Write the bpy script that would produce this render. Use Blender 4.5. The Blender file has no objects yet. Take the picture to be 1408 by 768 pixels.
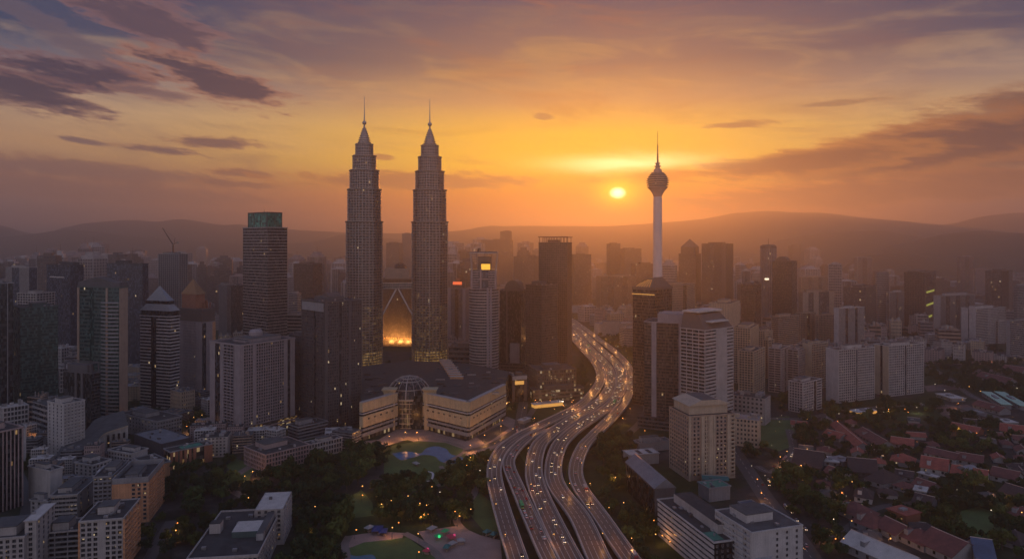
import bpy, math, random
from mathutils import Vector
R = math.radians
S = bpy.context.scene
COL = S.collection
random.seed(7)

# ------------------------------------------------------------------ camera
FPX, CX, HZ, CAMZ = 950.0, 704.0, 335.0, 220.0
cam = bpy.data.cameras.new('camera')
cam_o = bpy.data.objects.new('camera', cam)
COL.objects.link(cam_o)
cam_o.location = (0, 0, CAMZ)
cam_o.rotation_euler = (R(90), 0, 0)
cam.sensor_width = 36.0
cam.lens = 36.0 * FPX / 1408.0
cam.shift_y = (HZ - 384.0) / 1408.0
cam.clip_start = 1.0
cam.clip_end = 60000.0
S.camera = cam_o

# ------------------------------------------------------------------ render / exposure
S.view_settings.view_transform = 'Standard'
S.view_settings.look = 'None'
S.view_settings.exposure = 0.0
S.view_settings.gamma = 1.0
S.view_settings.use_curve_mapping = False
S.render.engine = 'CYCLES'
cy = S.cycles
cy.use_denoising = True
cy.max_bounces = 4
cy.diffuse_bounces = 2
cy.glossy_bounces = 2
cy.transmission_bounces = 2
cy.volume_bounces = 0
cy.transparent_max_bounces = 4
cy.caustics_reflective = False
cy.caustics_refractive = False
cy.sample_clamp_indirect = 4.0

# ------------------------------------------------------------------ sky
SUN_AZ, SUN_EL = 8.7, 4.15


def lin(c):
    r = []
    for x in c:
        x /= 255.0
        r.append(x / 12.92 if x <= 0.04045 else ((x + 0.055) / 1.055) ** 2.4)
    return (r[0], r[1], r[2], 1.0)


W = bpy.data.worlds.new('World')
S.world = W
W.use_nodes = True
wt = W.node_tree
wt.nodes.clear()


class NT:
    """small helper to chain nodes"""
    def __init__(s, t): s.t = t

    def n(s, kind, **kw):
        o = s.t.nodes.new(kind)
        for k, v in kw.items(): setattr(o, k, v)
        return o

    def put(s, sock, v):
        if hasattr(v, 'is_output'): s.t.links.new(v, sock)
        else: sock.default_value = v

    def m(s, op, a, b=None, c=None, clamp=False):
        o = s.n('ShaderNodeMath', operation=op, use_clamp=clamp)
        s.put(o.inputs[0], a)
        if b is not None: s.put(o.inputs[1], b)
        if c is not None: s.put(o.inputs[2], c)
        return o.outputs[0]

    def vm(s, op, a, b=None):
        o = s.n('ShaderNodeVectorMath', operation=op)
        s.put(o.inputs[0], a)
        if b is not None: s.put(o.inputs[1], b)
        return o.outputs['Value'] if op in ('LENGTH', 'DOT_PRODUCT', 'DISTANCE') else o.outputs[0]

    def xyz(s, x, y, z=0.0):
        o = s.n('ShaderNodeCombineXYZ')
        for i, v in enumerate((x, y, z)): s.put(o.inputs[i], v)
        return o.outputs[0]

    def mix(s, f, a, b, mode='MIX'):
        o = s.n('ShaderNodeMix', data_type='RGBA', blend_type=mode)
        s.put(o.inputs[0], f); s.put(o.inputs[6], a); s.put(o.inputs[7], b)
        return o.outputs[2]

    def ramp(s, f, stops, interp='LINEAR'):
        o = s.n('ShaderNodeValToRGB')
        cr = o.color_ramp
        cr.interpolation = interp
        while len(cr.elements) > 1: cr.elements.remove(cr.elements[-1])
        for i, (p, c) in enumerate(stops):
            e = cr.elements[0] if i == 0 else cr.elements.new(p)
            e.position = p; e.color = c
        s.put(o.inputs[0], f)
        return o.outputs[0]

    def noise(s, v, scale, detail=4.0, rough=0.55, dist=0.0):
        o = s.n('ShaderNodeTexNoise')
        s.put(o.inputs['Vector'], v)
        o.inputs['Scale'].default_value = scale
        o.inputs['Detail'].default_value = detail
        o.inputs['Roughness'].default_value = rough
        o.inputs['Distortion'].default_value = dist
        return o.outputs[0]

    def sstep(s, x, a, b):
        o = s.n('ShaderNodeMapRange', interpolation_type='SMOOTHSTEP')
        s.put(o.inputs[0], x)
        o.inputs[1].default_value = a; o.inputs[2].default_value = b
        return o.outputs[0]


w = NT(wt)
out = w.n('ShaderNodeOutputWorld')
tc = w.n('ShaderNodeTexCoord')
sep = w.n('ShaderNodeSeparateXYZ')
wt.links.new(tc.outputs['Generated'], sep.inputs[0])
X, Y, Z = sep.outputs
DEG = 180.0 / math.pi
az = w.m('MULTIPLY', w.m('ARCTAN2', X, Y), DEG)
el = w.m('MULTIPLY', w.m('ARCSINE', Z), DEG)
elf = w.m('DIVIDE', el, 40.0, clamp=True)


def E(*st): return [(e / 40.0, lin(c)) for e, c in st]


sunward = w.ramp(elf, E((0, (168, 76, 26)), (2, (220, 100, 4)), (4, (255, 146, 0)), (6.5, (282, 216, 0)), (9, (268, 204, 40)),
                        (11.5, (212, 156, 94)), (14.5, (144, 110, 92)), (19, (88, 78, 94)), (28, (88, 98, 134)), (40, (104, 118, 156))))
away = w.ramp(elf, E((0, (90, 96, 116)), (2, (116, 98, 102)), (4.5, (146, 106, 94)), (7, (190, 144, 108)), (9.5, (192, 158, 128)),
                     (12, (116, 110, 120)), (14.5, (32, 60, 94)), (19, (40, 58, 92)), (28, (84, 98, 136)), (40, (104, 118, 156))))
behind = w.ramp(elf, E((0, (216, 200, 204)), (12, (224, 212, 222)), (26, (136, 146, 176)), (40, (104, 118, 156))))
daz = w.m('ABSOLUTE', w.m('SUBTRACT', az, 4.5))
fs = w.m('POWER', 2.718, w.m('MULTIPLY', w.m('MULTIPLY', daz, daz), -1.0 / (2 * 17.0 ** 2)))
sky = w.mix(fs, away, sunward)
sky = w.mix(w.sstep(daz, 55.0, 120.0), sky, behind)

# high thin streaks, brighter and darker
pv = w.xyz(w.m('MULTIPLY', az, 0.030), w.m('MULTIPLY', w.m('SUBTRACT', el, w.m('MULTIPLY', az, -0.06)), 0.16), 0.0)
st1 = w.noise(pv, 3.2, 6.0, 0.6, 0.6)
hi = w.m('MULTIPLY', w.sstep(st1, 0.44, 0.72), w.m('MULTIPLY', w.sstep(el, 4.0, 9.0), w.m('SUBTRACT', 1.0, w.sstep(el, 13.0, 22.0))))
sky = w.mix(w.m('MULTIPLY', hi, 0.28), sky, w.mix(fs, lin((236, 190, 140)), lin((255, 190, 70))))
st2 = w.noise(w.vm('ADD', pv, (4.3, 2.1, 0)), 2.6, 6.0, 0.62, 0.8)
lo = w.m('MULTIPLY', w.sstep(st2, 0.48, 0.74), w.sstep(el, 1.5, 5.0))
sky = w.mix(w.m('MULTIPLY', lo, 0.38), sky, w.mix(fs, lin((84, 80, 98)), lin((180, 104, 48))))

# named cloud banks: (az, el, half width, half height, tilt deg, density, dark colour, rim colour)
cn = w.noise(w.xyz(w.m('MULTIPLY', az, 0.17), w.m('MULTIPLY', w.m('ADD', el, w.m('MULTIPLY', az, 0.12)), 0.72), 0.0), 1.25, 9.0, 0.62, 0.5)
cn2 = w.noise(w.xyz(w.m('MULTIPLY', az, 0.5), w.m('MULTIPLY', w.m('ADD', el, w.m('MULTIPLY', az, 0.1)), 2.6), 3.0), 1.0, 7.0, 0.62, 0.3)
cnm = w.m('SUBTRACT', w.m('ADD', w.m('MULTIPLY', cn, 1.5), w.m('MULTIPLY', cn2, 0.9)), 1.2)


def px2ae(px, py):
    a = math.atan2(px - CX, FPX)
    e = math.atan2((HZ - py) * math.cos(a), FPX)
    return a * DEG, e * DEG


def cloud(sky, px, py, hw, hh, tilt, dens, dark, rim, rough=1.5):
    a0, e0 = px2ae(px, py)
    k = DEG / FPX
    da = w.m('SUBTRACT', az, a0)
    de = w.m('SUBTRACT', el, e0)
    c, s_ = math.cos(R(tilt)), math.sin(R(tilt))
    u = w.m('DIVIDE', w.m('ADD', w.m('MULTIPLY', da, c), w.m('MULTIPLY', de, s_)), hw * k)
    v = w.m('DIVIDE', w.m('SUBTRACT', w.m('MULTIPLY', de, c), w.m('MULTIPLY', da, s_)), hh * k)
    r = w.m('SQRT', w.m('ADD', w.m('MULTIPLY', u, u), w.m('MULTIPLY', v, v)))
    f = w.m('ADD', w.m('SUBTRACT', 1.0, r), w.m('MULTIPLY', cnm, rough))
    core = w.sstep(f, -0.02, 0.62)
    edge = w.sstep(f, -0.14, 0.28)
    sky = w.mix(w.m('MULTIPLY', edge, dens * 0.75), sky, lin(rim))
    return w.mix(w.m('MULTIPLY', core, dens), sky, lin(dark))


for a in [
    (205, 30, 105, 26, -14, .85, (66, 56, 74), (150, 104, 98)),
    (110, 62, 105, 15, -24, .6, (86, 76, 90), (112, 92, 100)),
    (90, 102, 100, 20, -3, 1.0, (56, 48, 68), (134, 94, 92)),
    (35, 125, 80, 24, -8, 1.0, (58, 48, 66), (134, 92, 88)),
    (295, 112, 100, 24, -12, 1.0, (66, 52, 66), (176, 116, 90)),
    (215, 128, 50, 9, -4, .7, (96, 76, 84), (168, 118, 98)),
    (295, 196, 55, 9, -1, .85, (106, 78, 78), (176, 122, 84)),
    (225, 206, 50, 6, -4, .85, (106, 80, 82), (180, 128, 90)),
    (110, 194, 30, 4, -6, .8, (112, 88, 90), (170, 124, 94)),
    (110, 234, 190, 14, -2, .6, (116, 84, 84), (158, 104, 76)),
    (90, 258, 240, 16, -2, .45, (124, 88, 82), (150, 96, 74)),
    (330, 238, 60, 6, -2, .7, (124, 84, 74), (190, 122, 72)),
    (320, 252, 50, 6, -2, .7, (124, 84, 74), (190, 122, 72)),
    (560, 248, 190, 13, 0, .75, (158, 98, 60), (214, 136, 60)),
    (525, 216, 24, 5, -3, .7, (176, 116, 66), (214, 146, 76)),
    (748, 160, 14, 6, -6, .7, (166, 116, 74), (214, 156, 84)),
    (900, 243, 110, 10, 3, .75, (214, 116, 30), (248, 164, 40)),
    (1010, 172, 60, 5, 1, .7, (152, 104, 70), (196, 140, 84)),
    (1150, 142, 50, 4, 1, .6, (140, 104, 82), (180, 136, 92)),
    (1400, 184, 190, 52, 8, 1.0, (62, 46, 56), (150, 98, 70), .7),
    (1265, 205, 210, 34, 7, 1.0, (72, 47, 50), (196, 120, 58), .7),
    (1110, 222, 150, 20, 4, .95, (90, 54, 46), (206, 128, 54), .8),
    (1230, 262, 300, 20, 3, .75, (124, 76, 58), (180, 106, 56)),
]: sky = cloud(sky, *a)

# sun glow and the disc itself, low in the haze
sd = Vector((math.sin(R(SUN_AZ)) * math.cos(R(SUN_EL)), math.cos(R(SUN_AZ)) * math.cos(R(SUN_EL)), math.sin(R(SUN_EL))))
du = w.m('MULTIPLY', w.m('SUBTRACT', az, SUN_AZ), 0.72)
dv = w.m('SUBTRACT', el, SUN_EL)
ang = w.m('SQRT', w.m('ADD', w.m('MULTIPLY', du, du), w.m('MULTIPLY', dv, dv)))
g1 = w.m('POWER', 2.718, w.m('MULTIPLY', w.m('MULTIPLY', ang, ang), -1.0 / (2 * 0.8 ** 2)))
g2 = w.m('POWER', 2.718, w.m('MULTIPLY', ang, -1.0 / 2.4))
sky = w.mix(w.m('MULTIPLY', g2, 0.45), sky, (1.0, 0.42, 0.02, 1))
sky = w.mix(w.m('MULTIPLY', g1, 0.95), sky, (2.2, 1.35, 0.03, 1))
disc = w.m('SUBTRACT', 1.0, w.sstep(ang, 0.1, 0.6))
sky = w.mix(disc, sky, (6.0, 4.6, 2.2, 1))
# bright veil of lit cirrus above the sun
a0, e0 = px2ae(860, 224)
bu = w.m('DIVIDE', w.m('SUBTRACT', az, a0), 5.2)
bv = w.m('DIVIDE', w.m('SUBTRACT', el, w.m('ADD', e0, w.m('MULTIPLY', w.m('SUBTRACT', st1, 0.5), 1.4))), 0.62)
bb = w.m('POWER', 2.718, w.m('MULTIPLY', w.m('ADD', w.m('MULTIPLY', bu, bu), w.m('MULTIPLY', bv, bv)), -1.0))
sky = w.mix(w.m('MULTIPLY', bb, 0.85), sky, (2.3, 1.8, 0.75, 1))

nish = w.n('ShaderNodeTexSky', sky_type='NISHITA')
nish.sun_disc = False
nish.sun_elevation = R(SUN_EL)
nish.sun_rotation = R(SUN_AZ)
nish.altitude = 200
bg1 = w.n('ShaderNodeBackground'); bg2 = w.n('ShaderNodeBackground')
wt.links.new(nish.outputs[0], bg1.inputs[0]); bg1.inputs[1].default_value = 0.004
wt.links.new(sky, bg2.inputs[0]); bg2.inputs[1].default_value = 0.97
ad = w.n('ShaderNodeAddShader')
wt.links.new(bg1.outputs[0], ad.inputs[0]); wt.links.new(bg2.outputs[0], ad.inputs[1])
wt.links.new(ad.outputs[0], out.inputs[0])

# ------------------------------------------------------------------ sun
sl = bpy.data.lights.new('sun', 'SUN')
sl.energy = 1.4
sl.angle = R(0.5)
sl.color = (1.0, 0.28, 0.035)
so = bpy.data.objects.new('sun', sl)
COL.objects.link(so)
so.rotation_euler = (-sd).to_track_quat('-Z', 'Y').to_euler()

HAZE_DENSITY = 1.7e-4
HAZE_G = 0.72
HAZE_COLOR = (0.87, 0.9, 0.98)

# ------------------------------------------------------------------ placing helpers
def G(px, py, z=0.0):
    """point of the ground (or a level z) seen in direction px, py"""
    d = (CAMZ - z) * FPX / (py - HZ)
    return Vector(((px - CX) / FPX * d, d, z))


def dep(py): return CAMZ * FPX / (py - HZ)
def zat(py, d): return CAMZ - (py - HZ) / FPX * d
def xat(px, d): return (px - CX) / FPX * d
def pxof(v): return (CX + v.x / v.y * FPX, HZ + (CAMZ - v.z) / v.y * FPX)


# ------------------------------------------------------------------ tags
def tag(o, label=None, cat=None, group=None, kind=None):
    if label: o['label'] = label
    if cat: o['category'] = cat
    if group: o['group'] = group
    if kind: o['kind'] = kind
    return o


def thing(name, label, cat, loc=(0, 0, 0), rz=0.0, group=None):
    o = bpy.data.objects.new(name, None)
    o.empty_display_size = 5
    COL.objects.link(o)
    o.location = loc
    o.rotation_euler = (0, 0, rz)
    return tag(o, label, cat, group)


def copy_tree(o, parent=None):
    c = o.copy()
    COL.objects.link(c)
    c.parent = parent
    for ch in list(o.children): copy_tree(ch, c)
    return c


# ------------------------------------------------------------------ mesh builder
class MB:
    def __init__(s): s.v = []; s.f = []; s.m = []; s.mats = []

    def mi(s, mat):
        if mat not in s.mats: s.mats.append(mat)
        return s.mats.index(mat)

    def poly(s, pts, mat):
        i = len(s.v)
        s.v += [tuple(p) for p in pts]
        s.f.append(tuple(range(i, i + len(pts)))); s.m.append(s.mi(mat))

    def hexa(s, p, mat, topmat=None):
        i = len(s.v)
        s.v += [tuple(q) for q in p]
        k = s.mi(mat); kt = s.mi(topmat) if topmat else k
        for f, q in (((0, 3, 2, 1), k), ((4, 5, 6, 7), kt), ((0, 1, 5, 4), k), ((1, 2, 6, 5), k), ((2, 3, 7, 6), k), ((3, 0, 4, 7), k)):
            s.f.append(tuple(i + j for j in f)); s.m.append(q)

    def box(s, x0, x1, y0, y1, z0, z1, mat, topmat=None):
        s.hexa(((x0, y0, z0), (x1, y0, z0), (x1, y1, z0), (x0, y1, z0), (x0, y0, z1), (x1, y0, z1), (x1, y1, z1), (x0, y1, z1)), mat, topmat)

    def obox(s, o, u, n, a0, a1, b0, b1, z0, z1, mat):
        """box along face direction u, outward n"""
        q = [(o[0] + u[0] * a + n[0] * b, o[1] + u[1] * a + n[1] * b) for a, b in ((a0, b1), (a1, b1), (a1, b0), (a0, b0))]
        s.hexa([(x, y, z0) for x, y in q] + [(x, y, z1) for x, y in q], mat)

    def prism(s, pts, z0, z1, mat, topmat=None):
        n = len(pts); i = len(s.v)
        s.v += [(p[0], p[1], z0) for p in pts] + [(p[0], p[1], z1) for p in pts]
        k = s.mi(mat)
        for j in range(n):
            s.f.append((i + j, i + (j + 1) % n, i + n + (j + 1) % n, i + n + j)); s.m.append(k)
        s.f.append(tuple(range(i + n, i + 2 * n))); s.m.append(s.mi(topmat) if topmat else k)
        s.f.append(tuple(range(i + n - 1, i - 1, -1))); s.m.append(k)

    def loft(s, rings, mat, cap0=True, cap1=True):
        n = len(rings[0]); i = len(s.v); k = s.mi(mat)
        for r in rings: s.v += [tuple(p) for p in r]
        for a in range(len(rings) - 1):
            for j in range(n):
                s.f.append((i + a * n + j, i + a * n + (j + 1) % n, i + (a + 1) * n + (j + 1) % n, i + (a + 1) * n + j)); s.m.append(k)
        if cap0: s.f.append(tuple(range(i + n - 1, i - 1, -1))); s.m.append(k)
        if cap1: s.f.append(tuple(range(i + (len(rings) - 1) * n, i + len(rings) * n))); s.m.append(k)

    def lathe(s, prof, mat, n=20, c=(0, 0)):
        s.loft([[(c[0] + r * math.cos(2 * math.pi * j / n), c[1] + r * math.sin(2 * math.pi * j / n), z) for j in range(n)] for r, z in prof], mat)

    def tube(s, p, q, r0, r1, mat, n=6):
        p = Vector(p); q = Vector(q); d = (q - p).normalized()
        a = d.orthogonal().normalized(); b = d.cross(a)
        s.loft([[c + (a * math.cos(2 * math.pi * j / n) + b * math.sin(2 * math.pi * j / n)) * r for j in range(n)] for c, r in ((p, r0), (q, r1))], mat)

    def pyramid(s, x0, x1, y0, y1, z0, z1, mat, inset=0.0):
        cx, cy_ = (x0 + x1) / 2, (y0 + y1) / 2
        a = [(x0, y0, z0), (x1, y0, z0), (x1, y1, z0), (x0, y1, z0)]
        for j in range(4): s.poly((a[j], a[(j + 1) % 4], (cx, cy_, z1)), mat)
        s.poly(a[::-1], mat)

    def ball(s, c, r, mat, n=8, m=5, sz=1.0):
        rings = []
        for a in range(1, m):
            t = math.pi * a / m
            rings.append([(c[0] + r * math.sin(t) * math.cos(2 * math.pi * j / n), c[1] + r * math.sin(t) * math.sin(2 * math.pi * j / n), c[2] - r * sz * math.cos(t)) for j in range(n)])
        s.loft(rings, mat)

    def mesh(s, name):
        me = bpy.data.meshes.new(name)
        me.from_pydata(s.v, [], s.f)
        for k in s.mats: me.materials.append(MAT(k))
        me.polygons.foreach_set('material_index', s.m)
        me.update()
        return me

    def build(s, name, parent=None, loc=None):
        o = bpy.data.objects.new(name, s.mesh(name))
        COL.objects.link(o)
        if parent: o.parent = parent
        if loc is not None: o.location = loc
        return o


def put(name, me, parent=None, loc=None):
    o = bpy.data.objects.new(name, me)
    COL.objects.link(o)
    if parent: o.parent = parent
    if loc is not None: o.location = loc
    return o


# ------------------------------------------------------------------ materials
_M = {}


def new_mat(name):
    m = bpy.data.materials.new(name)
    m.use_nodes = True
    t = NT(m.node_tree)
    b = m.node_tree.nodes['Principled BSDF']
    return m, t, b


def m_surface(name, col, rough=0.75, var=0.35, scale=0.12, metal=0.0, streak=True, col2=None):
    """weathered solid surface: large blotches, vertical streaks, fine grain"""
    m, t, b = new_mat(name)
    c = t.n('ShaderNodeTexCoord').outputs['Object']
    rnd = t.n('ShaderNodeObjectInfo').outputs['Random']
    off = t.vm('ADD', c, t.xyz(t.m('MULTIPLY', rnd, 91.0), t.m('MULTIPLY', rnd, 37.0), 0.0))
    a = t.noise(off, scale, 5.0, 0.6)
    f = t.noise(off, scale * 9, 3.0, 0.6)
    k = t.m('ADD', t.m('MULTIPLY', a, 0.7), t.m('MULTIPLY', f, 0.3))
    if streak:
        sv = t.noise(t.vm('MULTIPLY', off, (1.0, 1.0, 0.04)), 0.9, 3.0, 0.6)
        k = t.m('ADD', t.m('MULTIPLY', k, 0.6), t.m('MULTIPLY', sv, 0.4))
    hi = tuple(min(1, x * (1 + var)) for x in col[:3]) + (1,)
    lo = tuple(x * (1 - var) for x in (col2 or col)[:3]) + (1,)
    t.put(b.inputs['Base Color'], t.ramp(k, [(0.3, lo), (0.7, hi)]))
    b.inputs['Roughness'].default_value = rough
    b.inputs['Metallic'].default_value = metal
    return m


def m_glass(name, col, litp=0.015, rough=0.16, cell=(3.1, 3.1, 3.6), power=1.6, litcol=((1.0, 0.52, 0.16, 1), (1.0, 0.78, 0.46, 1))):
    """window glass: every pane a little different, a few of them lit from inside"""
    m, t, b = new_mat(name)
    c = t.n('ShaderNodeTexCoord').outputs['Object']
    rnd = t.n('ShaderNodeObjectInfo').outputs['Random']
    q = t.vm('FLOOR', t.vm('ADD', t.vm('DIVIDE', c, cell), (0.37, 0.41, 0.05)))
    q = t.vm('ADD', q, t.xyz(t.m('MULTIPLY', rnd, 517.0), t.m('MULTIPLY', rnd, 233.0), t.m('MULTIPLY', rnd, 71.0)))
    wn = t.n('ShaderNodeTexWhiteNoise', noise_dimensions='3D')
    t.put(wn.inputs[0], q)
    v1 = wn.outputs[0]
    wn2 = t.n('ShaderNodeTexWhiteNoise', noise_dimensions='3D')
    t.put(wn2.inputs[0], t.vm('ADD', q, (11.3, 4.7, 2.9)))
    v2 = wn2.outputs[0]
    lo = tuple(x * 0.4 for x in col[:3]) + (1,)
    hi = tuple(min(1, x * 1.7) for x in col[:3]) + (1,)
    t.put(b.inputs['Base Color'], t.ramp(v2, [(0.0, lo), (0.72, tuple(col[:3]) + (1,)), (0.86, hi), (1.0, tuple(min(1, x * 2.0 + .03) for x in col[:3]) + (1,))]))
    t.put(b.inputs['Roughness'], t.m('ADD', rough, t.m('MULTIPLY', v2, 0.18)))
    b.inputs['Specular IOR Level'].default_value = 0.4
    if litp > 0:
        on = t.m('GREATER_THAN', v1, 1.0 - litp)
        t.put(b.inputs['Emission Color'], t.mix(v2, litcol[0], litcol[1]))
        t.put(b.inputs['Emission Strength'], t.m('MULTIPLY', on, t.m('MULTIPLY', t.m('ADD', v2, 0.3), power)))
        m.cycles.emission_sampling = 'NONE'
    return m


def m_emit(name, col, power, sample='NONE'):
    m, t, b = new_mat(name)
    b.inputs['Base Color'].default_value = (col[0] * 0.6, col[1] * 0.6, col[2] * 0.6, 1)
    b.inputs['Emission Color'].default_value = col[:3] + (1,)
    b.inputs['Emission Strength'].default_value = power
    m.cycles.emission_sampling = sample
    return m


def m_leaf(name, c0, c1):
    m, t, b = new_mat(name)
    rnd = t.n('ShaderNodeObjectInfo').outputs['Random']
    c = t.n('ShaderNodeTexCoord').outputs['Object']
    a = t.noise(t.vm('ADD', c, t.xyz(t.m('MULTIPLY', rnd, 40.0), 0.0, 0.0)), 0.33, 4.0, 0.6)
    k = t.m('ADD', t.m('MULTIPLY', a, 0.8), t.m('MULTIPLY', rnd, 0.35))
    t.put(b.inputs['Base Color'], t.ramp(k, [(0.25, c0), (0.85, c1)]))
    b.inputs['Roughness'].default_value = 0.85
    b.inputs['Specular IOR Level'].default_value = 0.12
    return m


def m_tiles(name, col):
    m, t, b = new_mat(name)
    c = t.n('ShaderNodeTexCoord').outputs['Object']
    rnd = t.n('ShaderNodeObjectInfo').outputs['Random']
    wv = t.n('ShaderNodeTexWave', bands_direction='Z')
    t.put(wv.inputs['Vector'], c)
    wv.inputs['Scale'].default_value = 1.4
    wv.inputs['Distortion'].default_value = 1.0
    a = t.noise(t.vm('ADD', c, t.xyz(t.m('MULTIPLY', rnd, 60.0), 0.0, 0.0)), 0.25, 6.0, 0.65)
    k = t.m('ADD', t.m('MULTIPLY', wv.outputs[1], 0.12), t.m('MULTIPLY', a, 0.9))
    t.put(b.inputs['Base Color'], t.ramp(k, [(0.25, tuple(x * 0.45 for x in col[:3]) + (1,)), (0.75, tuple(min(1, x * 1.35) for x in col[:3]) + (1,))]))
    b.inputs['Roughness'].default_value = 0.8
    return m


def m_ground():
    m, t, b = new_mat('city_ground')
    c = t.n('ShaderNodeTexCoord').outputs['Object']
    a = t.noise(c, 0.006, 6.0, 0.6)
    f = t.noise(c, 0.06, 5.0, 0.65)
    base = t.ramp(f, [(0.3, (0.024, 0.025, 0.02, 1)), (0.6, (0.07, 0.06, 0.056, 1)), (0.75, (0.13, 0.112, 0.1, 1))])
    green = t.ramp(f, [(0.3, (0.02, 0.03, 0.012, 1)), (0.7, (0.05, 0.064, 0.025, 1))])
    t.put(b.inputs['Base Color'], t.mix(t.sstep(a, 0.44, 0.56), green, base))
    b.inputs['Roughness'].default_value = 0.95
    b.inputs['Specular IOR Level'].default_value = 0.1
    return m


def m_road(name='asphalt', col=(0.05, 0.047, 0.047), rough=0.55):
    m, t, b = new_mat(name)
    c = t.n('ShaderNodeTexCoord').outputs['Object']
    a = t.noise(c, 0.035, 7.0, 0.7, 0.6)
    f = t.noise(c, 0.6, 3.0, 0.6)
    k = t.m('ADD', t.m('MULTIPLY', a, 0.75), t.m('MULTIPLY', f, 0.25))
    t.put(b.inputs['Base Color'], t.ramp(k, [(0.36, tuple(x * .5 for x in col) + (1,)), (0.64, tuple(x * 1.5 for x in col) + (1,))]))
    t.put(b.inputs['Roughness'], t.ramp(k, [(0.3, (rough - .1,) * 3 + (1,)), (0.7, (rough + .15,) * 3 + (1,))]))
    return m


def m_water(name, col):
    m, t, b = new_mat(name)
    c = t.n('ShaderNodeTexCoord').outputs['Object']
    a = t.noise(c, 0.9, 3.0, 0.6)
    bp = t.n('ShaderNodeBump'); bp.inputs['Strength'].default_value = 0.15
    t.put(bp.inputs['Height'], a)
    t.put(b.inputs['Normal'], bp.outputs[0])
    t.put(b.inputs['Base Color'], t.ramp(t.noise(c, 0.08, 3.0), [(0.3, col + (1,)), (0.7, tuple(x * 1.5 for x in col) + (1,))]))
    b.inputs['Roughness'].default_value = 0.25
    return m


def m_hill(name, c0, c1):
    m, t, b = new_mat(name)
    c = t.n('ShaderNodeTexCoord').outputs['Object']
    a = t.noise(c, 0.004, 8.0, 0.65)
    t.put(b.inputs['Base Color'], t.ramp(a, [(0.3, c0), (0.7, c1)]))
    b.inputs['Roughness'].default_value = 1.0
    return m


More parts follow.
